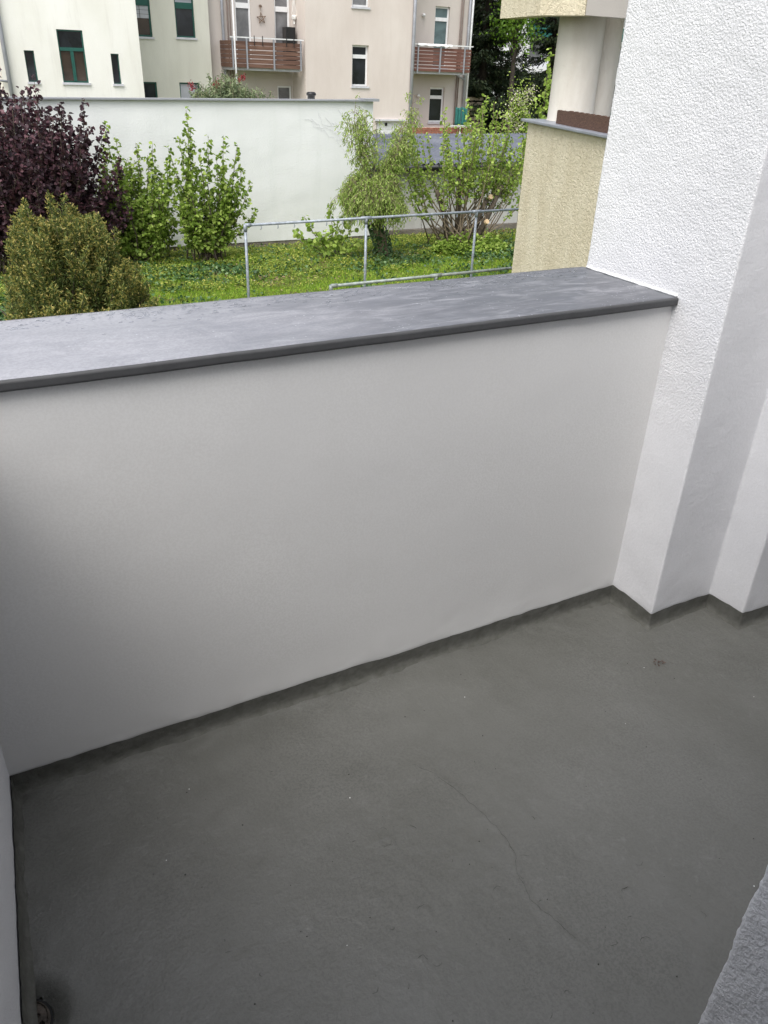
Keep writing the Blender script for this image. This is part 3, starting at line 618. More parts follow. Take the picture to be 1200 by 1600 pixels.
MB().box(-7, 10.168, 19.8201, 19.98, 0.2, 0.735).build('wall_head', 'garden_wall_paint', t)
# dead creeper traces
for q in range(9):
    x, z = 8.3 + 0.18 * q, random.uniform(0.2, 0.7); pts = [(x, 19.785, z)]
    for _ in range(random.randint(8, 17)):
        x += random.uniform(-0.02, 0.16); z -= random.uniform(-0.03, 0.15); pts.append((min(x, 10.12), 19.782, z))
    o = MB().tube(pts, 0.0030, 0.0015, 4).build('dead_creeper', 'sill_stone', t)
o = MB().lathe((9.43, 22, 0.40), [(0.10, 0), (0.10, 0.42), (0.13, 0.43), (0.13, 0.48), (0.09, 0.51)], 20).build('vent_pot', 'black_plastic', None, True); tag(o, 'small black vent pot on the flat roof behind the white wall', 'vent')

t = empty('garage', (13, 22, G), 'low concrete panel garage with blue-grey corrugated roof right of the white wall', 'garage')
me0 = None; xj = [10.19, 10.98, 11.88, 12.36, 13.3, 14.25, 15.2, 16.15, 17.1, 18.0]
for i in range(len(xj) - 1):
    MB().box(xj[i] + 0.008, xj[i + 1] - 0.008, 20.0 + random.uniform(-0.006, 0.006), 20.1, -2.36, -0.80).build('panel', 'garage_concrete', t, bevel=0.006)
MB().box(10.19, 18, 20.05, 24.6, -2.6, -0.85).build('garage_core', 'garage_concrete', t)
MB().box(10.19, 18.05, 19.92, 20.04, -2.9, -2.365).build('plinth', 'plinth_stone', t)
def roofz(y): return -0.66 + (y - 19.8) * 0.072
n = 640; V = []
for x in np.linspace(10.22, 18.6, n):
    h = 0.020 * math.cos((x) * 2 * math.pi / 0.152)
    for y in (19.75, 22.2, 24.6): V.append((x, y, roofz(y) + h))
I = np.arange(len(V)).reshape(n, 3); F = np.stack([I[:-1, :-1], I[1:, :-1], I[1:, 1:], I[:-1, 1:]], -1).reshape(-1, 4)
mesh_np('corrugated_roof', V, F, 'roof_sheet', t, True)
MB().tube([(10.3, 19.68, -0.735), (18.6, 19.68, -0.755)], 0.055, n=10).build('gutter', 'dark_gutter', t, True)
MB().box(10.22, 18.6, 19.74, 19.80, -0.85, -0.70).build('fascia', 'dark_gutter', t)
g = MB()
for k in range(16): g.box(10.6 + k * 0.5, 10.63 + k * 0.5, 19.62, 19.76, -0.70, -0.672)
o = g.build('gutter_brackets', 'dark_gutter', t); o['kind'] = 'stuff'

# ------------------------------------------------------------------ FAR HOUSES
def facade(name, y, x0, x1, z0, z1, ops, mat, parent, th=0.16):
    xsx = sorted({x0, x1, *[o[0] for o in ops], *[o[1] for o in ops]}); zsx = sorted({z0, z1, *[o[2] for o in ops], *[o[3] for o in ops]})
    g = MB()
    def inside(x, z): return any(o[0] <= x <= o[1] and o[2] <= z <= o[3] for o in ops)
    for i in range(len(xsx) - 1):
        for j in range(len(zsx) - 1):
            a_, b_, c_, d_ = xsx[i], xsx[i + 1], zsx[j], zsx[j + 1]
            if inside((a_ + b_) / 2, (c_ + d_) / 2): continue
            k = len(g.v); g.v += [(a_, y, c_), (b_, y, c_), (b_, y, d_), (a_, y, d_)]; g.f.append((k, k + 1, k + 2, k + 3))
    for a_, b_, c_, d_ in ops:       # reveals
        k = len(g.v); g.v += [(a_, y, c_), (b_, y, c_), (b_, y, d_), (a_, y, d_), (a_, y + th, c_), (b_, y + th, c_), (b_, y + th, d_), (a_, y + th, d_)]
        g.f += [(k, k + 4, k + 5, k + 1), (k + 1, k + 5, k + 6, k + 2), (k + 2, k + 6, k + 7, k + 3), (k + 3, k + 7, k + 4, k)]
    return g.build(name, mat, parent)
def window(parent, x0, x1, z0, z1, y, frame='frame_white', pane='glass_dark', fw=0.06, trans=None, mull=None, sill=True, depth=0.11, top=None, tb=0.07, toppane=None):
    yf = y + depth; g = MB()
    g.box(x0, x0 + fw, yf, yf + .06, z0, z1).box(x1 - fw, x1, yf, yf + .06, z0, z1).box(x0 + fw, x1 - fw, yf, yf + .06, z0, z0 + fw).box(x0 + fw, x1 - fw, yf, yf + .06, z1 - fw, z1)
    if trans: g.box(x0 + fw, x1 - fw, yf - .02, yf + .06, trans - tb, trans + tb)
    if mull: g.box(mull - .05, mull + .05, yf - .015, yf + .055, z0 + fw, (trans - tb) if trans else z1 - fw)
    f = g.build('window', frame, parent)
    zt_ = trans if (trans and toppane) else z1 - fw
    MB().box(x0 + fw, x1 - fw, yf + .03, yf + .035, z0 + fw, zt_).build('pane', pane, f)
    if trans and toppane: MB().box(x0 + fw, x1 - fw, yf + .03, yf + .035, trans, z1 - fw).build('pane', toppane, f)
    if sill: MB().box(x0 - .04, x1 + .05, y - .05, yf, z0 - .07, z0).build('sill', 'sill_stone', f)
    return f
# cream house with the green windows
t = empty('cream_house', (5, 33, G), 'cream white house with dark green window frames at the upper left', 'house')
Y1 = 32.0
opA = (4.63, 5.46, 0.72, 2.26); opB = (3.53, 3.84, 0.71, 1.62); opC = (6.29, 6.56, 0.71, 1.62)
facade('front_wall', Y1, 2.75, 7.31, -3.2, 9, [opA, opB, opC], 'cream_facade', t)
MB().box(2.75, 7.305, Y1 + .3, 41, -3.2, 9).build('front_core', 'cream_facade', t)
window(t, *opA, Y1, 'frame_green', 'glass_brown', 0.045, trans=1.70, mull=5.04, depth=0.06, toppane='glass_dark', tb=0.05)
window(t, *opB, Y1, 'frame_green', 'glass_dark', 0.03, depth=0.10); window(t, *opC, Y1, 'frame_green', 'glass_dark', 0.03, depth=0.10)
Y2 = 35.0
opD = (7.62, 8.52, 2.22, 3.8); opE = (9.44, 10.18, 2.26, 3.6); opF = (7.66, 8.5, -0.6, 0.72); opG = (9.39, 10.2, -0.6, 0.73)
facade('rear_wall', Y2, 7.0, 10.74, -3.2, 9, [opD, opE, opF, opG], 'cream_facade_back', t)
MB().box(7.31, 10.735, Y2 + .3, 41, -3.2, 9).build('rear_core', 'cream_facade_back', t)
f = window(t, *opD, Y2, 'frame_green', 'glass_brown', 0.06, trans=3.32, tb=0.10, depth=0.07)
for i in range(2):
    for j in range(3): MB().box(7.80 + .34 * i, 8.12 + .34 * i, Y2 + .085, Y2 + .092, 2.82 + .135 * j, 2.945 + .135 * j).build('pane', 'blind_grey', f)
f = window(t, *opE, Y2, 'frame_green', 'glass_dark', 0.05, trans=3.30, tb=0.10, depth=0.07, toppane='blind_grey')
window(t, *opF, Y2, 'frame_green', 'glass_dark', 0.05, trans=0.08, tb=0.09, depth=0.07)
f = window(t, *opG, Y2, 'frame_green', 'glass_grey', 0.05, trans=0.08, tb=0.09, depth=0.07); MB().box(9.44, 10.03, Y2 + .09, Y2 + .095, 0.18, 0.70).build('blind', 'blind_grey', f)
MB().tube([(2.93, Y1 - .10, -3), (2.93, Y1 - .10, 8)], 0.07, n=10).build('downpipe', 'zinc_pipe', t, True)
MB().tube([(2.2, Y1 - .12, 0.78), (2.93, Y1 - .10, 0.70)], 0.035, n=8).build('branch_pipe', 'zinc_pipe', t, True)
MB().box(2.5, 7.6, Y1 - .3, 41, 9, 9.3).box(7.31, 10.735, Y2 - .3, 41, 9, 9.2).build('roof', 'roof_sheet', t)
t = empty('tan_house', (0, 34, G), 'sliver of tan house at the far left edge behind the drainpipe', 'house')
facade('wall', 33.5, -6, 2.7, -3.2, 8, [(1.6, 2.45, 1.0, 2.0)], 'tan_wall', t); window(t, 1.6, 2.45, 1.0, 2.0, 33.5, 'frame_white', 'glass_dark')
MB().box(-6, 2.7, 33.8, 41, -3.2, 8).build('core', 'tan_wall', t)

# beige house with wooden balconies
t = empty('beige_house', (16, 35, G), 'beige apartment house with white windows and slatted wooden balconies', 'apartment house')
YB, YT = 35.4, 34.0
opH = (11.94, 12.60, 1.55, 4.06); opI = (13.60, 14.26, 1.55, 4.16); opJ = (13.64, 14.28, -0.6, 0.69); opM = (21.15, 21.91, 1.60, 3.93); opN = (21.1, 21.88, -0.66, 0.78)
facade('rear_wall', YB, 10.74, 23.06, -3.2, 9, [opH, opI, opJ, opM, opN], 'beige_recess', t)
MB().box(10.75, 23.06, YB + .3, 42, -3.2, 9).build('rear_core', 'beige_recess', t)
opK = (16.40, 17.16, 3.61, 4.9); opL = (16.43, 17.19, 0.78, 2.28); opX = (17.64, 19.0, -1.6, -0.55)
facade('tower_front', YT, 14.34, 19.22, -3.2, 9, [opK, opL, opX], 'beige_facade', t)
MB().box(14.345, 19.215, YT + .3, YB + .2, -3.2, 9).build('tower_core', 'beige_facade', t)
g = MB(); g.v = [(14.34, YT, -3.2), (14.34, YB, -3.2), (14.34, YB, 9), (14.34, YT, 9), (19.22, YT, -3.2), (19.22, YB, -3.2), (19.22, YB, 9), (19.22, YT, 9)]; g.f = [(0, 3, 2, 1), (4, 5, 6, 7)]; g.build('tower_side', 'beige_facade', t)
window(t, *opH, YB, 'frame_white', 'glass_grey', 0.07, trans=3.46, tb=.09, depth=.08); window(t, *opI, YB, 'frame_white', 'glass_grey', 0.07, trans=3.42, tb=.09, depth=.08)
window(t, *opJ, YB, 'frame_white', 'glass_grey', 0.07, trans=0.12, tb=.08, depth=.08)
window(t, *opM, YB, 'frame_white', 'glass_teal', 0.07, trans=3.45, tb=.07, depth=.10); window(t, *opN, YB, 'frame_white', 'glass_dark', 0.07, trans=0.38, tb=.07, depth=.10)
window(t, *opK, YT, 'frame_white', 'glass_grey', 0.07, depth=.10); window(t, *opL, YT, 'frame_white', 'glass_dark', 0.07, trans=1.87, tb=.07, depth=.12)
f = MB().box(17.64, 19.0, YT + .08, YT + .12, -1.6, -0.55).build('garage_door', 'frame_white', t)
for i in range(3):
    for j in range(3): MB().box(17.72 + .42 * i, 18.08 + .42 * i, YT + .065, YT + .079, -0.88 - .32 * j, -0.62 - .32 * j).build('door_panel', 'white_metal', f, bevel=.01)
MB().box(18.10, 18.20, YT + .03, YT + .06, -0.72, -0.60).build('lock_box', 'black_plastic', f)
MB().box(17.55, 19.1, YT - .10, YT + .02, -0.53, -0.46).build('door_lintel', 'sill_stone', t)
for x, r, mt, yy in ((11.38, .055, 'zinc_pipe', YB - .12), (11.60, .03, 'brown_pipe', YB - .08), (11.71, .025, 'brown_pipe', YB - .08), (22.46, .03, 'brown_pipe', YB - .08), (22.56, .03, 'brown_pipe', YB - .08), (22.88, .065, 'zinc_pipe', YB - .12), (23.03, .05, 'white_metal', YB - .12)):
    MB().tube([(x, yy, -3), (x, yy, 8.8)], r, n=8).build('downpipe', mt, t, True)
MB().tube([(19.27, YT - .08, -3), (19.27, YT - .08, 8.8)], .07, n=10).build('downpipe', 'zinc_pipe', t, True)
MB().tube([(22.0, YB - .25, 1.45), (22.84, YB - .14, 1.12)], .04, n=8).build('branch_pipe', 'zinc_pipe', t, True)
MB().box(10.5, 23.3, YB - .4, 42, 9, 9.3).box(14.1, 19.4, YT - .3, YB, 9, 9.3).build('roof', 'roof_sheet', t)
f = MB().box(19.3, 22.5, YT + .02, YB, -1.45, -1.20).build('brick_terrace', 'red_brick', t)
for r_ in range(5):
    for i in range(13): MB().box(19.35 + .245 * i + (.12 if r_ % 2 else 0), 19.58 + .245 * i + (.12 if r_ % 2 else 0), YT - .03, YT + .05, -1.20 + .085 * r_, -1.125 + .085 * r_).build('brick', 'red_brick', f)
def brick_fill():
    MB().box(19.33, 22.6, YT + .0, YT + .3, -1.2, -0.79).build('mortar', 'cream_render', t)
brick_fill()
def balcony(x0, x1, y0, y1, z0, z1, nb_, mat, posts, label_seed, side='l'):
    random.seed(label_seed)
    s = MB().box(x0 + .05, x1 - .05, y0 + .12, y1, z0 - .10, z0 + .05).build('balcony', 'sill_stone', t)
    h = (z1 - z0 - .06) / nb_
    for k in range(nb_):
        zc = z0 + h * k; dz = random.uniform(-.008, .008); gp = random.uniform(.014, .034)
        cuts = [x0] + [x for x in posts[1:-1]] + [x1]
        for a_, b_ in zip(cuts[:-1], cuts[1:]):
            MB().box(a_ + .003, b_ - .003, y0 + random.uniform(0, .012), y0 + .03, zc + dz, zc + h - gp).build('board', mat, s)
        for sx in ((x0 - .001, x0 + .024) if 'l' in side else (), (x1 - .024, x1 + .001) if 'r' in side else ()):
            if sx: MB().box(sx[0], sx[1], y0 + .035, y1 - .02, zc + dz, zc + h - .02).build('board', mat, s)
    for x in posts: MB().box(x - .028, x + .028, y0 - .05, y0 - .002, z0 - .06, z1 + .01).build('post', 'zinc_pipe', s)
    MB().box(x0 - .03, x1 + .06, y0 - .04, y0 + .03, z1 + .012, z1 + .055).build('top_rail', 'white_metal', s)
    return s
b1 = balcony(11.25, 14.20, 34.0, YB, 1.33, 2.31, 6, 'board_brown', [11.30, 11.87, 12.99, 14.13], 3, 'l')
b2 = balcony(19.42, 22.42, 34.2, YB, 1.42, 2.40, 7, 'board_red', [19.67, 20.80, 22.05], 5, 'r')
b0 = b1.copy(); 
for k, (sx, sz) in enumerate(((0.24, 0.09), (1.35, .09))):
    pass
bpy.data.objects.remove(b0)
for x in (12.18, 12.52, 13.52, 13.83): MB().box(x - .012, x + .012, 33.93, 33.955, 2.08, 2.42).build('bracket', 'black_plastic', b1)
for x, z in ((20.52, 3.54), (20.45, 0.41)): MB().lathe((x, YB - .09, z - .05), [(0.02, 0), (.07, .02), (.08, .07), (.05, .13)], 14).build('wall_lamp', 'white_metal', t, True)
random.seed(31)
# things on and around the balconies
o = MB().tube([(11.34, 33.75, -2.4), (11.30, 33.75, 5.2)], 0.032, n=10).build('awning_pole', 'white_metal', None, True); tag(o, 'tall thin pale pole in front of the left wooden balcony', 'pole')
g = MB(); pts = []
for k in range(5):
    a_ = R(90 + k * 144 + 6); pts.append((13.02 + .20 * math.cos(a_), YB - .06, 3.06 + .20 * math.sin(a_)))
for k in range(5): g.tube([pts[k], pts[(k + 1) % 5]], .014, n=5)
g.tube([(13.02, YB - .06, 3.24), (12.99, YB - .05, 3.42)], .008, n=4)
for _ in range(26): a_ = random.uniform(0, 6.3); g.tube([(12.985, YB - .06, 3.44), (12.985 + .07 * math.cos(a_), YB - .08, 3.46 + .07 * math.sin(a_))], .008, n=4)
tag(g.build('straw_star', 'twig_straw', None), 'twig star hanging on the wall between two white balcony windows', 'wall decoration')
g = MB()
for dx in (-.10, 0, .10): g.tube([(14.25, 34.9, 4.0), (14.25 + dx * .5, 34.9, 3.55), (14.25 + dx, 34.9, 3.25)], .012, n=5)
g.lathe((14.25, 34.9, 3.05), [(.03, 0), (.09, .03), (.11, .12), (.10, .18)], 12); g.tube([(14.25, 34.9, 3.06), (14.25, 34.9, 2.92)], .012, .04, n=8)
tag(g.build('macrame_hanger', 'macrame', None), 'white macrame plant hanger beside the right balcony window of the beige house', 'plant hanger')
t2 = empty('storage_box', (14.0, 34.9, 1.4), 'black plastic cabinet standing in the right corner of the left wooden balcony', 'cabinet')
MB().box(13.80, 14.22, 34.7, 35.1, 1.38, 2.80).build('body', 'black_plastic', t2, bevel=.02); MB().box(13.86, 14.16, 34.68, 34.698, 1.5, 2.72).build('door', 'black_plastic', t2, bevel=.005)
n = 40; V = []
for i in range(n + 1):
    x = 19.62 + 1.75 * i / n; sg = .03 * abs(math.sin(i * .35)) + .02 * nz(x, 0, 0, 4)
    for y_, z_ in ((34.13, 2.40 - sg), (34.13, 2.46), (34.27, 2.475), (34.28, 2.36)): V.append((x, y_, z_ + .01 * nz(x, y_, 1, 7)))
I = np.arange(len(V)).reshape(n + 1, 4); F = np.stack([I[:-1, :-1], I[1:, :-1], I[1:, 1:], I[:-1, 1:]], -1).reshape(-1, 4)
tag(mesh_np('towel', V, F, 'white_cloth', None, True), 'white cloth laid over the rail of the right wooden balcony', 'cloth')
t2 = empty('privacy_screen', (21.8, 34, -0.7), 'dark green fabric screen on a white rail below the right wooden balcony', 'privacy screen')
for x0, x1 in ((21.49, 21.81), (21.83, 22.17)):
    V = []; 
    for i in range(13):
        for j in range(9): x = x0 + (x1 - x0) * i / 12; z = -.66 + .74 * j / 8 - .05 * math.sin(math.pi * i / 12) * (j / 8) ; V.append((x, 33.72 + .02 * math.sin(i * 1.1), z))
    I = np.arange(len(V)).reshape(13, 9); F = np.stack([I[:-1, :-1], I[1:, :-1], I[1:, 1:], I[:-1, 1:]], -1).reshape(-1, 4)
    o = mesh_np('fabric_panel', V, F, 'green_screen', t2, True); md = o.modifiers.new('t', 'SOLIDIFY'); md.thickness = .006
MB().box(21.2, 22.4, 33.70, 33.76, -.72, -.675).build('rail', 'white_metal', t2); MB().box(21.80, 21.85, 33.73, 33.77, -1.9, -.725).build('post', 'white_metal', t2); MB().tube([(21.82, 33.75, -.67), (21.82, 33.75, .13)], .012).build('stake', 'galvanised', t2)

# far white building seen between the conifers
t = empty('white_block', (46, 61, G), 'distant white apartment block with green balcony fronts glimpsed between trees', 'apartment house')
ops = [(44.9 + 3.2 * i, 46.3 + 3.2 * i, -1 + 3 * j, .8 + 3 * j) for i in range(5) for j in range(4)]
facade('wall', 60, 43.9, 62, -3, 14, ops, 'far_white', t)
for o_ in ops: window(t, *o_, 60, 'frame_white', 'glass_grey', .08, sill=False)
MB().box(43.92, 62, 60.4, 72, -3, 14).build('core', 'far_white', t)
for j in range(4):
    for i in range(3): MB().box(44.6 + 6 * i, 48.4 + 6 * i, 58.8, 59.98, -2.0 + 3 * j, -1.1 + 3 * j).build('balcony', 'green_screen' if j % 2 == 0 else 'far_white', t)
# lattice fence and hedge
t = empty('slat_fence', (24.5, 37, G), 'pale slatted garden fence beside the beige house corner', 'fence')
for k in range(12): MB().box(23.15, 25.1, 36.9, 36.93, -2.2 + .22 * k, -2.05 + .22 * k).build('slat', 'tan_wall', t)
for x in (23.2, 24.1, 25.05): MB().box(x - .04, x + .04, 36.94, 37.02, -2.4, .5).build('post', 'bark_dark', t)

# ------------------------------------------------------------------ DRYING RAILS
def rail(y, x0, x1, z, posts, mat, label, slope=0.0, hooks=True):
    t = empty('drying_rail', (x0, y, G), label, 'railing', 'pipe rails on the lawn')
    MB().tube([(x0 + .02, y, z), (x1, y + (x1 - x0) * slope, z)], .021, n=12).build('top_pipe', mat, t, True)
    for x in posts:
        yy = y + (x - x0) * slope
        MB().tube([(x, yy, G - .1), (x, yy, z - .02)], .022, n=12).build('post', mat, t, True)
        g = MB().tube([(x - (.0 if x == x0 else .09), yy, z), (x + .09, yy, z)], .029, n=12); g.tube([(x, yy, z - .09), (x, yy, z + .01)], .028, n=12); g.build('clamp', mat, t, True)
    if not hooks: return t
    hk = MB().tube([(x0 + .25, y - .012, z - .02), (x0 + .25, y - .02, z - .062), (x0 + .25, y + .008, z - .072)], .008, n=5).build('hook', mat, t)
    n = int((x1 - x0 - .3) / .28)
    for k in range(1, n): h2 = hk.copy(); col.objects.link(h2); h2.parent = t; h2.location = hk.location + Vector((.28 * k, .28 * k * slope, 0))
    return t
rail(12.14, 4.09, 10.6, -0.6, [4.09, 6.19, 8.41, 10.55], 'galvanised', 'galvanised pipe rail with small hooks, farther out on the lawn', 0.03)
rail(9.75, 4.44, 8.6, -1.0, [4.44, 6.11], 'galvanised_old', 'nearer weathered pipe rail without hooks, just above the coping edge', 0.03, False)

# ------------------------------------------------------------------ PLANTS
def unit(v): return v / (np.linalg.norm(v) + 1e-9)
def stem_path(base, tip, bow=0.0, n=9, wig=0.03):
    base = np.array(base, float); tip = np.array(tip, float); d = tip - base; out = np.array([d[0], d[1], 0]); pts = []
    for i in range(n):
        s = i / (n - 1); p = base + d * s; p[:2] += out[:2] * bow * math.sin(math.pi * s) * 1.0
        p += rng.normal(size=3) * wig * s * (1 - s) * 2; pts.append(p)
    return pts
def shrub(name, base, tips, label, cat, leafmat_, barkmat, leaf=(0.07, 0.06), dens=14, twig=0.35, stem_r=0.018, clear=0.25, leafpt=5, group=None, bow=0.15, droop=0.0, extra=None, spread=.25, tiplen=1.0):
    t = empty(name, tuple(base), label, cat, group); st = MB(); tw = MB(); C = []; D = []; L = []
    for tip in tips:
        b = np.array(base) + np.array([random.gauss(0, spread * .5), random.gauss(0, spread * .35), 0])
        path = stem_path(b, tip, bow); st.tube(path, stem_r * random.uniform(.7, 1.3), .004, 6)
        H = np.linalg.norm(path[-1] - path[0]); nt_ = int(H * dens)
        for k in range(nt_):
            s = clear + (1 - clear) * (k + random.random()) / nt_; i = min(len(path) - 2, int(s * (len(path) - 1))); f = s * (len(path) - 1) - i
            p = path[i] * (1 - f) + path[i + 1] * f; ax = unit(path[i + 1] - path[i])
            ang = random.uniform(0, 6.283); o_ = np.array([math.cos(ang), math.sin(ang), 0.0])
            tl = twig * (1.0 - s) ** 0.8 * random.uniform(.3, 1.3) + 0.05 * tiplen
            d = unit(o_ + ax * random.uniform(.3, 1.0) + np.array([0, 0, -droop]))
            if tl > .12: tw.tube([p, p + d * tl * .6 + np.array([0, 0, .02]), p + d * tl], .005, .002, 4, cap=False)
            m = max(2, int(tl * leafpt / .1))
            for q in range(m):
                r = (q + random.random()) / m; pp = p + d * tl * r + rng.normal(size=3) * .012
                dd = unit(d * .5 + rng.normal(size=3) * .7 + np.array([0, 0, -.15 - droop])); C.append(pp); D.append(dd); L.append(random.uniform(.65, 1.2))
    if extra: 
        for c_, d_ in extra: C.append(c_); D.append(d_); L.append(random.uniform(.7, 1.2))
    L = np.array(L); st.build('stem', barkmat, t, True)
    if tw.v: tw.build('twigs', barkmat, t)['kind'] = 'stuff'
    o = leaves('foliage', C, D, L * leaf[0], L * leaf[1], leafmat_, t); o['kind'] = 'stuff'; return t
# purple filbert: many upright shoots in a wide dome
tips = []
for _ in range(110):
    a_ = random.uniform(0, 6.283); r = math.sqrt(random.random()) * 1.95; x = 1.25 + r * math.cos(a_) * 1.0; y = 18.1 + r * math.sin(a_) * .65
    z = 0.98 - 0.62 * max(0, (abs(x - 1.2) - .3)) ** 1.25 * .75 + random.gauss(0, .14); tips.append((x, y, z * random.uniform(.9, 1.05) - random.choice([0, 0, .5, 1.0, 1.5])))
tips += [(2.98, 18.3, .80), (2.55, 18.3, .72), (3.25, 18.2, .35), (3.5, 18.1, -.25), (2.08, 18.0, 1.12), (1.85, 18.1, .95), (1.4, 18.1, 1.08), (3.55, 18.0, -1.2), (3.45, 18.0, -.8)]
shrub('purple_hazel', (1.35, 18.1, G), tips, 'large dark purple leaved shrub at the left in front of the wall', 'shrub', 'leaf_purple', 'bark', (0.09, 0.08), 14, .48, .016, .22, 3.6, bow=.25, spread=.5)
# left green hazel, partly behind the purple shrub
tips = [(3.45, 18.9, .32), (3.62, 18.9, .05), (4.0, 18.8, -.02), (4.35, 18.8, -.02), (4.2, 18.7, -.25), (3.3, 18.8, -.2), (4.65, 18.8, -.35), (3.8, 18.6, -.4)]
for _ in range(34): tips.append((random.uniform(3.0, 4.75), random.uniform(18.0, 19.2), random.uniform(-1.5, -.35)))
shrub('green_hazel', (3.85, 18.6, G), tips, 'bright green hazel bush between the purple shrub and the slimmer hazel', 'shrub', 'leaf_hazel', 'bark', (0.085, 0.075), 14, .42, .014, .08, 4.4, bow=.25, spread=.45)
# slimmer hazel with the tall spire
tips = [(4.92, 18.0, .66), (4.98, 18.0, .30), (5.35, 18.0, .16), (5.68, 18.0, .18), (5.98, 18.0, .0), (4.72, 18.0, .12), (4.48, 18.0, -.05), (6.2, 17.9, -.75), (6.32, 17.9, -1.3), (5.15, 18.0, -.15), (5.5, 18.0, -.3), (4.6, 18, -.6), (6.05, 18, -.45)]
for _ in range(22): tips.append((random.uniform(4.5, 6.0), random.uniform(17.6, 18.5), random.uniform(-1.5, -.4)))
shrub('green_hazel', (5.2, 18.05, G), tips, 'slimmer green hazel with one tall leafy spire against the white wall', 'shrub', 'leaf_hazel', 'bark', (0.085, 0.075), 14, .32, .017, .2, 4.4, bow=.12, spread=.35)
tips = [(7.0, 17.3, -1.70), (7.25, 17.4, -1.42), (7.9, 17.4, -1.25), (8.3, 17.4, -1.25), (8.45, 17.3, -1.5), (7.7, 17.2, -1.75), (8.5, 17.2, -2.0), (7.8, 17.1, -2.0)]
shrub('hazel_sapling', (8.0, 17.5, G), tips, 'small light green hazel sapling behind the first rail field', 'shrub', 'leaf_hazel_light', 'bark', (0.11, 0.10), 13, .20, .010, .2, 3, bow=.1, spread=.15)
# big coppiced hazel at the right
tips = []
for _ in range(44):
    x = random.uniform(10.0, 13.4); z = random.uniform(-.6, .35) + .55 * math.exp(-((x - 12.0) / .7) ** 2); tips.append((x, random.uniform(17.0, 18.2), z))
tips += [(12.05, 17.6, 1.05), (11.55, 17.6, .95), (12.3, 17.6, .9), (12.75, 17.5, .75), (10.9, 17.6, .75), (10.45, 17.5, .25), (10.05, 17.5, -.55), (9.95, 17.4, -.95), (13.3, 17.5, .2), (13.2, 17.5, -.5), (13.3, 17.3, -1.0)]
bh = shrub('coppiced_hazel', (11.6, 17.6, G + .1), tips, 'big many-stemmed hazel with sawn trunks in front of the garage', 'shrub', 'leaf_hazel_light', 'bark_light', (0.078, 0.068), 12, .24, .018, .42, 2.8, bow=.22, spread=.8)
g = MB(); 
for p in (((11.25, 17.5, G), (11.05, 17.5, -1.6), (10.72, 17.4, -1.0)), ((11.9, 17.6, G), (12.02, 17.5, -1.75), (12.20, 17.4, -1.22)), ((11.95, 17.5, G), (12.25, 17.4, -1.7), (12.55, 17.3, -.9)), ((11.6, 17.7, G), (11.5, 17.6, -1.5), (11.45, 17.6, -.7))): g.tube(p, .085, .055, 9)
g.build('trunk', 'bark', bh, True)
for c_ in ((12.23, 17.32, -1.19), (11.45, 17.38, -1.08), (12.1, 17.2, -1.75)): MB().tube([c_, (c_[0] + .0, c_[1] - .05, c_[2] + .03)], .062, .060, 12).build('cut_end', 'cut_wood', bh)
C = []; D = []
for _ in range(1700):
    a_ = random.uniform(0, 6.283); r = math.sqrt(random.random()); C.append((11.6 + 1.05 * r * math.cos(a_), 17.1 + .6 * r * math.sin(a_), G + random.random() * (.38 + .3 * nz(r * 4, a_, 0)) * (1 - r * r * .7))); D.append((math.cos(a_), math.sin(a_) - .5, random.uniform(-.3, .5)))
o = leaves('root_shoots', C, D, .09, .075, 'leaf_hazel', bh); o['kind'] = 'stuff'
# corkscrew willow, pollarded
wt = empty('corkscrew_willow', (9.16, 17.14, G), 'pollarded corkscrew willow with ivy-clad trunk behind the rail post', 'tree')
tp = [(9.18, 17.1, G - .1), (9.10, 17.1, -2.0), (8.92, 17.1, -1.6), (8.84, 17.1, -1.3), (8.78, 17.05, -1.08)]
g = MB().tube(tp, .13, .115, 12); g.tube([(8.78, 17.05, -1.1), (8.72, 16.95, -.95)], .12, .07, 10); g.build('trunk', 'bark_light', wt, True)
MB().tube([(8.76, 16.93, -1.07), (8.755, 16.88, -1.055)], .07, .065, 12).build('cut_end', 'cut_wood', wt)
C = []; D = []
for _ in range(1100):
    s = random.random(); i = min(3, int(s * 4)); f = s * 4 - i; p = [tp[i][k] * (1 - f) + tp[i + 1][k] * f for k in range(3)]; a_ = random.uniform(0, 6.283); rr = .15 + .05 * random.random(); C.append((p[0] + rr * math.cos(a_), p[1] + rr * math.sin(a_), p[2])); D.append((math.cos(a_), math.sin(a_), -.8))
o = leaves('trunk_ivy', C, D, .06, .05, 'leaf_ivy', wt); o['kind'] = 'stuff'
st = MB(); C = []; D = []
def willow_branch(p0, d0, ln, sag, r):
    p = np.array(p0, float); d = unit(np.array(d0, float)); pts = [p.copy()]; n = int(ln / .07); ph = random.uniform(0, 6)
    for k in range(n):
        s = k / n; d = unit(d + np.array([math.cos(ph + k * 1.1) * .28, math.sin(ph + k * 1.1) * .28, -sag * s + .02 * math.sin(k)]) * .6); p = p + d * .07; pts.append(p.copy())
        if s > .15:
            for _ in range(3):
                q = p + rng.normal(size=3) * .03; C.append(q); D.append(unit(d * .3 + rng.normal(size=3) * .6 + np.array([0, 0, -.7])))
    st.tube(pts, r, .003, 5, cap=False); return pts
for _ in range(290):
    a_ = random.uniform(0, 6.283); el = random.uniform(.0, 1.2)
    pts = willow_branch((8.78, 17.05, -1.0), (math.cos(a_) * math.cos(el), math.sin(a_) * math.cos(el) * .8, math.sin(el)), random.uniform(.55, 1.0), random.uniform(.35, 1.0), .009)
    for _ in range(3):
        q = pts[random.randint(len(pts) // 3, len(pts) - 1)]; willow_branch(q, (random.gauss(0, .5), random.gauss(0, .5), -.3), random.uniform(.25, .6), .9, .004)
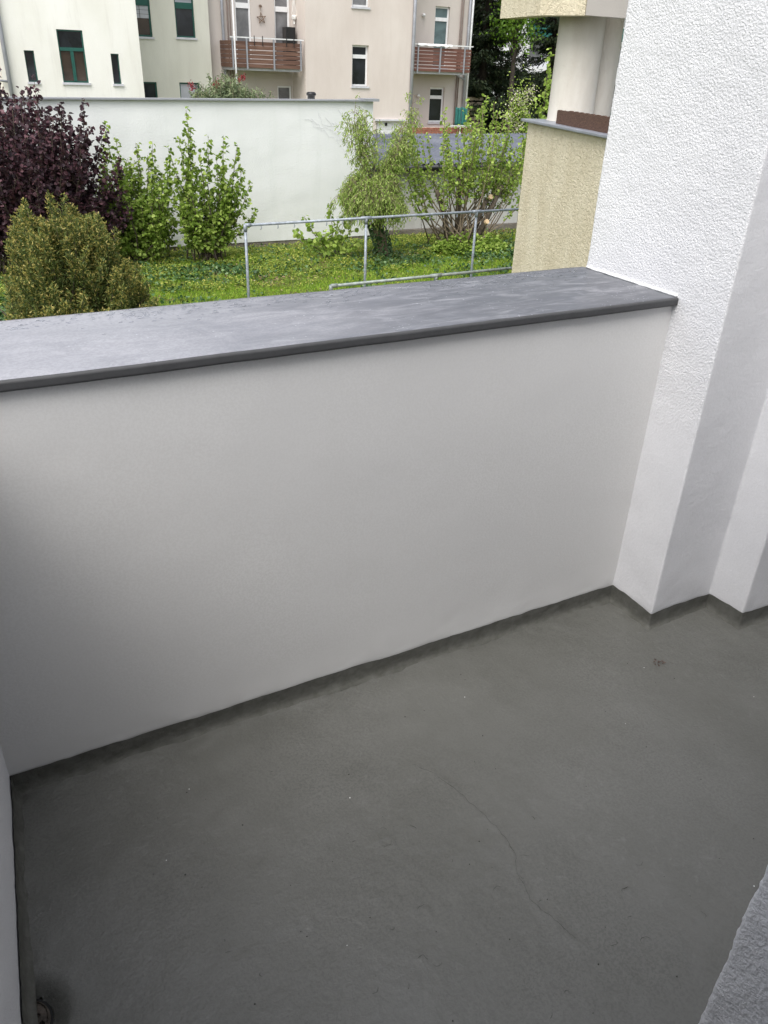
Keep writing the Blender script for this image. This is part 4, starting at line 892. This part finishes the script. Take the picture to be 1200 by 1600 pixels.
for tgt, n_ in (((8.5, 17.1, .72), 4), ((8.2, 17.1, .35), 2), ((8.75, 17.1, .55), 3), ((10.0, 17.2, .85), 3), ((9.6, 17.2, .50), 3), ((9.7, 17.2, .15), 4), ((9.3, 17.1, .05), 3)):
    for _ in range(n_):
        b = np.array((8.8, 17.05, -.9)); e = np.array(tgt) + rng.normal(size=3) * .12; pts = stem_path(b, e, .12, 14, .05); st.tube(pts, .012, .004, 5)
        for k in range(4, 14):
            for _ in range(3): willow_branch(pts[k], (random.gauss(0, .6), random.gauss(0, .6), random.uniform(-.6, .3)), random.uniform(.15, .42), 1.0, .003)
st.build('branches', 'bark_light', wt)
o = leaves('foliage', C, D, rng.uniform(.05, .10, len(C)), .023, 'leaf_willow', wt, fold=.3); o['kind'] = 'stuff'

# golden yew in the near left: upright sprays over a mound
ye = empty('golden_yew', (1.3, 11.5, G), 'low spreading golden yew with yellow shoot tips above the left coping', 'shrub')
def moundz(x):   # silhouette height over x
    pts = [(.48, -2.2), (.58, -1.2), (.68, -.70), (.84, -.32), (1.05, -.28), (1.24, -.30), (1.36, -.18), (1.48, -.22), (1.62, -.26), (1.85, -.34), (2.02, -.54), (2.12, -.96), (2.35, -1.18), (2.48, -1.5), (2.58, -2.3)]
    for (a_, b_), (c_, d_) in zip(pts[:-1], pts[1:]):
        if a_ <= x <= c_: return b_ + (d_ - b_) * (x - a_) / (c_ - a_)
    return -2.35
C = []; D = []; Ct = []; Dt = []; st = MB()
for _ in range(520):                                   # leading shoots, each a feathery plume
    x = random.uniform(.55, 2.52); v = random.uniform(-1, 1); y = 11.5 + v * 1.1
    top = G + (moundz(x) - G) * math.sqrt(max(0.02, 1 - abs(v) ** 2.4)) + random.gauss(0, .11) - .26 * max(0, nz(x, y, 0, 2.3, 2)) + (random.uniform(.04, .16) if random.random() < .08 else 0)
    if random.random() < .45: top = G + (top - G) * random.uniform(.35, .9)
    top = max(top, G + .35); H = random.uniform(.45, .85); out = np.array([(x - 1.45) * .40 + random.gauss(0, .12), v * .55 - .1 + random.gauss(0, .12), 1.0]); d = unit(out); p0 = np.array([x, y, top]) - d * H
    st.tube([p0 - d * .3, p0 + d * H * .5, p0 + d * H], .009, .002, 4, cap=False)
    for k in range(34):
        s_ = k / 34; p = p0 + d * H * s_; a_ = k * 2.4; o_ = np.array([math.cos(a_), math.sin(a_), 0]); l_ = (.13 * (1 - s_) + .045) * random.uniform(.7, 1.3)
        e = unit(o_ * .8 + d * .9); up_ = s_ > .35
        for m_ in range(9):
            f_ = m_ / 8; q = p + e * l_ * f_ + rng.normal(size=3) * .006; n_ = unit(rng.normal(size=3) * .6 + e * .8 + np.array([0, 0, .2]))
            if f_ > .5 and up_ and random.random() < .7: Ct.append(q); Dt.append(n_)
            else: C.append(q); D.append(n_)
for k in range(26): a_ = random.uniform(0, 6.283); st.tube([(1.1, 11.5, G), (1.1 + .5 * math.cos(a_), 11.5 + .4 * math.sin(a_), -1.9), (1.1 + 1.3 * math.cos(a_), 11.5 + .9 * math.sin(a_), -1.3)], .02, .006, 5)
st.build('branches', 'bark', ye)['kind'] = 'stuff'
o = leaves('foliage', C, D, rng.uniform(.035, .06, len(C)), .013, 'leaf_yew', ye); o['kind'] = 'stuff'
o = leaves('shoot_tips', Ct, Dt, rng.uniform(.03, .05, len(Ct)), .013, 'leaf_yew_tip', ye); o['kind'] = 'stuff'

# sage-green shrub with red flower heads behind the wall
tips = []
for _ in range(120):
    x = random.uniform(7.65, 9.95); tips.append((x, random.uniform(26.4, 27.6), .58 + .48 * math.exp(-((x - 8.75) / .62) ** 2) + random.gauss(0, .09)))
tips += [(8.2, 27, 1.2), (8.6, 27, 1.3), (9.1, 27, 1.2), (9.9, 27, .85), (10.2, 27, .75)]
rs = shrub('butterfly_bush', (8.55, 27, G), tips, 'grey-green shrub with dark red flower heads peeping over the white wall', 'shrub', 'leaf_sage', 'bark_light', (0.13, 0.04), 8, .30, .010, .6, 5, bow=.2, spread=.5, droop=.2)
C = []; D = []
for c_ in ((9.05, 26.6, 1.08), (9.15, 26.6, 1.14), (8.25, 26.6, .92), (7.45, 26.6, .88), (7.52, 26.6, .80)):
    for _ in range(34): C.append(np.array(c_) + rng.normal(size=3) * .045); D.append(rng.normal(size=3))
leaves('flower_heads', C, D, .05, .04, 'petal_red', rs)['kind'] = 'stuff'
# light green branches just right of the neighbour balcony corner
tips = [(x - .2, y, z) for x, y, z in [(11.4, 14.3, 1.95), (11.2, 14.2, 1.2), (11.0, 14.2, .85), (11.5, 14.4, 1.55), (10.95, 14.3, .55), (11.7, 14.4, 2.2), (11.25, 14.2, .3), (11.6, 14.3, .9), (12.0, 14.4, 1.6)]]
shrub('maple_sapling', (11.4, 14.4, G), tips, 'yellow-green leafed sapling beside the round pillar of the neighbour balcony', 'sapling', 'leaf_hazel_light', 'bark', (0.075, 0.08), 13, .20, .012, .5, 2.6, bow=.1, spread=.2)

def conifer(x, y, z1, rad, label):
    t = empty('conifer', (x, y, G), label, 'conifer'); g = MB().tube([(x, y, G - .2), (x, y, z1)], .28, .05, 10); br = MB(); C = []; D = []; H = z1 - G
    for k in range(230):
        s = random.uniform(.03, .99) ; z = G + .3 + s * H; a_ = random.uniform(0, 6.283); ln = rad * (1 - s * .75) * random.uniform(.55, 1.15); pts = []
        for i in range(8):
            u_ = i / 7; pts.append((x + ln * u_ * math.cos(a_), y + ln * u_ * math.sin(a_), z - .28 * ln * math.sin(u_ * 2.2) + .20 * ln * u_ * u_))
        br.tube(pts, .035, .008, 4, cap=False)
        for i in range(int(ln * 85)):
            u_ = .15 + .85 * random.random(); j = min(6, int(u_ * 7)); f = u_ * 7 - j; p = np.array(pts[j]) * (1 - f) + np.array(pts[j + 1]) * f
            sd_ = random.choice((-1, 1)); o_ = np.array([-math.sin(a_) * sd_, math.cos(a_) * sd_, -.45]); w_ = random.random() * .5 * ln * .35; p = p + o_ * w_ + rng.normal(size=3) * .05
            C.append(p); D.append(unit(o_ * .8 + np.array([math.cos(a_), math.sin(a_), 0]) * .7 + rng.normal(size=3) * .3))
    g.build('trunk', 'bark_dark', t, True); br.build('branches', 'bark_dark', t); o = leaves('needles', C, D, rng.uniform(.14, .30, len(C)), .055, 'leaf_conifer', t); o['kind'] = 'stuff'
conifer(25.7, 38, 10.5, 3.0, 'dark conifer directly right of the beige house corner')
conifer(29.6, 37.5, 11, 2.5, 'dark conifer behind the round pillar of the neighbour balcony')
conifer(28.4, 42.0, 6.5, 3.3, 'shorter dark conifer half hidden between the two nearer ones')
def broad(x, y, z1, rad, label, n=3000):
    t = empty('broadleaf_tree', (x, y, G), label, 'tree'); g = MB().tube([(x, y, G - .2), (x + .1, y, G + 2.5), (x, y, z1 - 1)], .2, .05, 9); C = []; D = []
    cl = []
    for _ in range(46):
        a_ = random.uniform(0, 6.283); r = rad * math.sqrt(random.random()); s = random.random(); c_ = np.array([x + r * math.cos(a_) * (1 - .4 * s), y + r * math.sin(a_) * (1 - .4 * s), G + 5.0 + s * (z1 - G - 5.0)]); cl.append(c_); g.tube([(x, y, max(G + 1, c_[2] - 1.0)), tuple(c_)], .04, .01, 4, cap=False)
    for _ in range(n):
        c_ = cl[random.randrange(len(cl))]; C.append(c_ + rng.normal(size=3) * np.array([.42, .42, .28])); D.append(unit(rng.normal(size=3) + np.array([0, 0, -.4])))
    g.build('trunk', 'bark_dark', t, True); o = leaves('foliage', C, D, rng.uniform(.10, .2, len(C)), .10, 'leaf_bright', t); o['kind'] = 'stuff'
broad(25.7, 35.6, 7.5, .7, 'fresh bright green tree between the dark conifers')
# pale blossoming shoots and dark undergrowth in front of the conifers
C = []; D = []
for _ in range(9000):
    x = random.uniform(23.4, 36); y = random.uniform(39, 41); C.append((x, y, G + random.random() * (2.6 + .8 * nz(x, 0, 0, .7)))); D.append(rng.normal(size=3))
tag(leaves('hedge', C, D, .25, .16, 'leaf_conifer'), 'dark hedge at the foot of the conifers', 'hedge', kind='stuff')
C = []; D = []
for _ in range(420):
    c_ = random.choice(((21.4, 29, .55), (21.8, 29, .2), (21.1, 29, .0), (21.9, 29, .8), (21.5, 29, -.4))); C.append(np.array(c_) + rng.normal(size=3) * .16); D.append(rng.normal(size=3))
fl = empty('flowering_shrub', (21.5, 29, G), 'small cream blossoming shrub in front of the dark conifers', 'shrub')
MB().tube([(21.5, 29, G), (21.55, 29, -1), (21.4, 29, .6)], .03, .008, 5).tube([(21.5, 29, -1.4), (21.9, 29, .7)], .015, .006, 5).tube([(21.5, 29, -1.2), (21.1, 29, .1)], .015, .006, 5).build('stem', 'bark_light', fl)
leaves('blossom', C, D, .07, .06, 'blossom', fl)['kind'] = 'stuff'
C = [np.array((21.5, 29, .1)) + rng.normal(size=3) * np.array([.35, .2, .55]) for _ in range(900)]; leaves('foliage', C, rng.normal(size=(900, 3)), .08, .055, 'leaf_hazel_light', fl)['kind'] = 'stuff'
# a few dry scraps on the balcony floor by the pier
g = MB()
for _ in range(9): x = 1.70 + random.gauss(0, .014); y = 1.27 + random.gauss(0, .008); g.tube([(x, y, .004), (x + random.uniform(-.012, .012), y + random.uniform(-.006, .006), .008)], .0018, .001, 4)
tag(g.build('dry_leaf_scraps', 'brown_wood'), 'tiny brown leaf scraps on the grey floor near the pier', 'leaf scraps', kind='stuff')
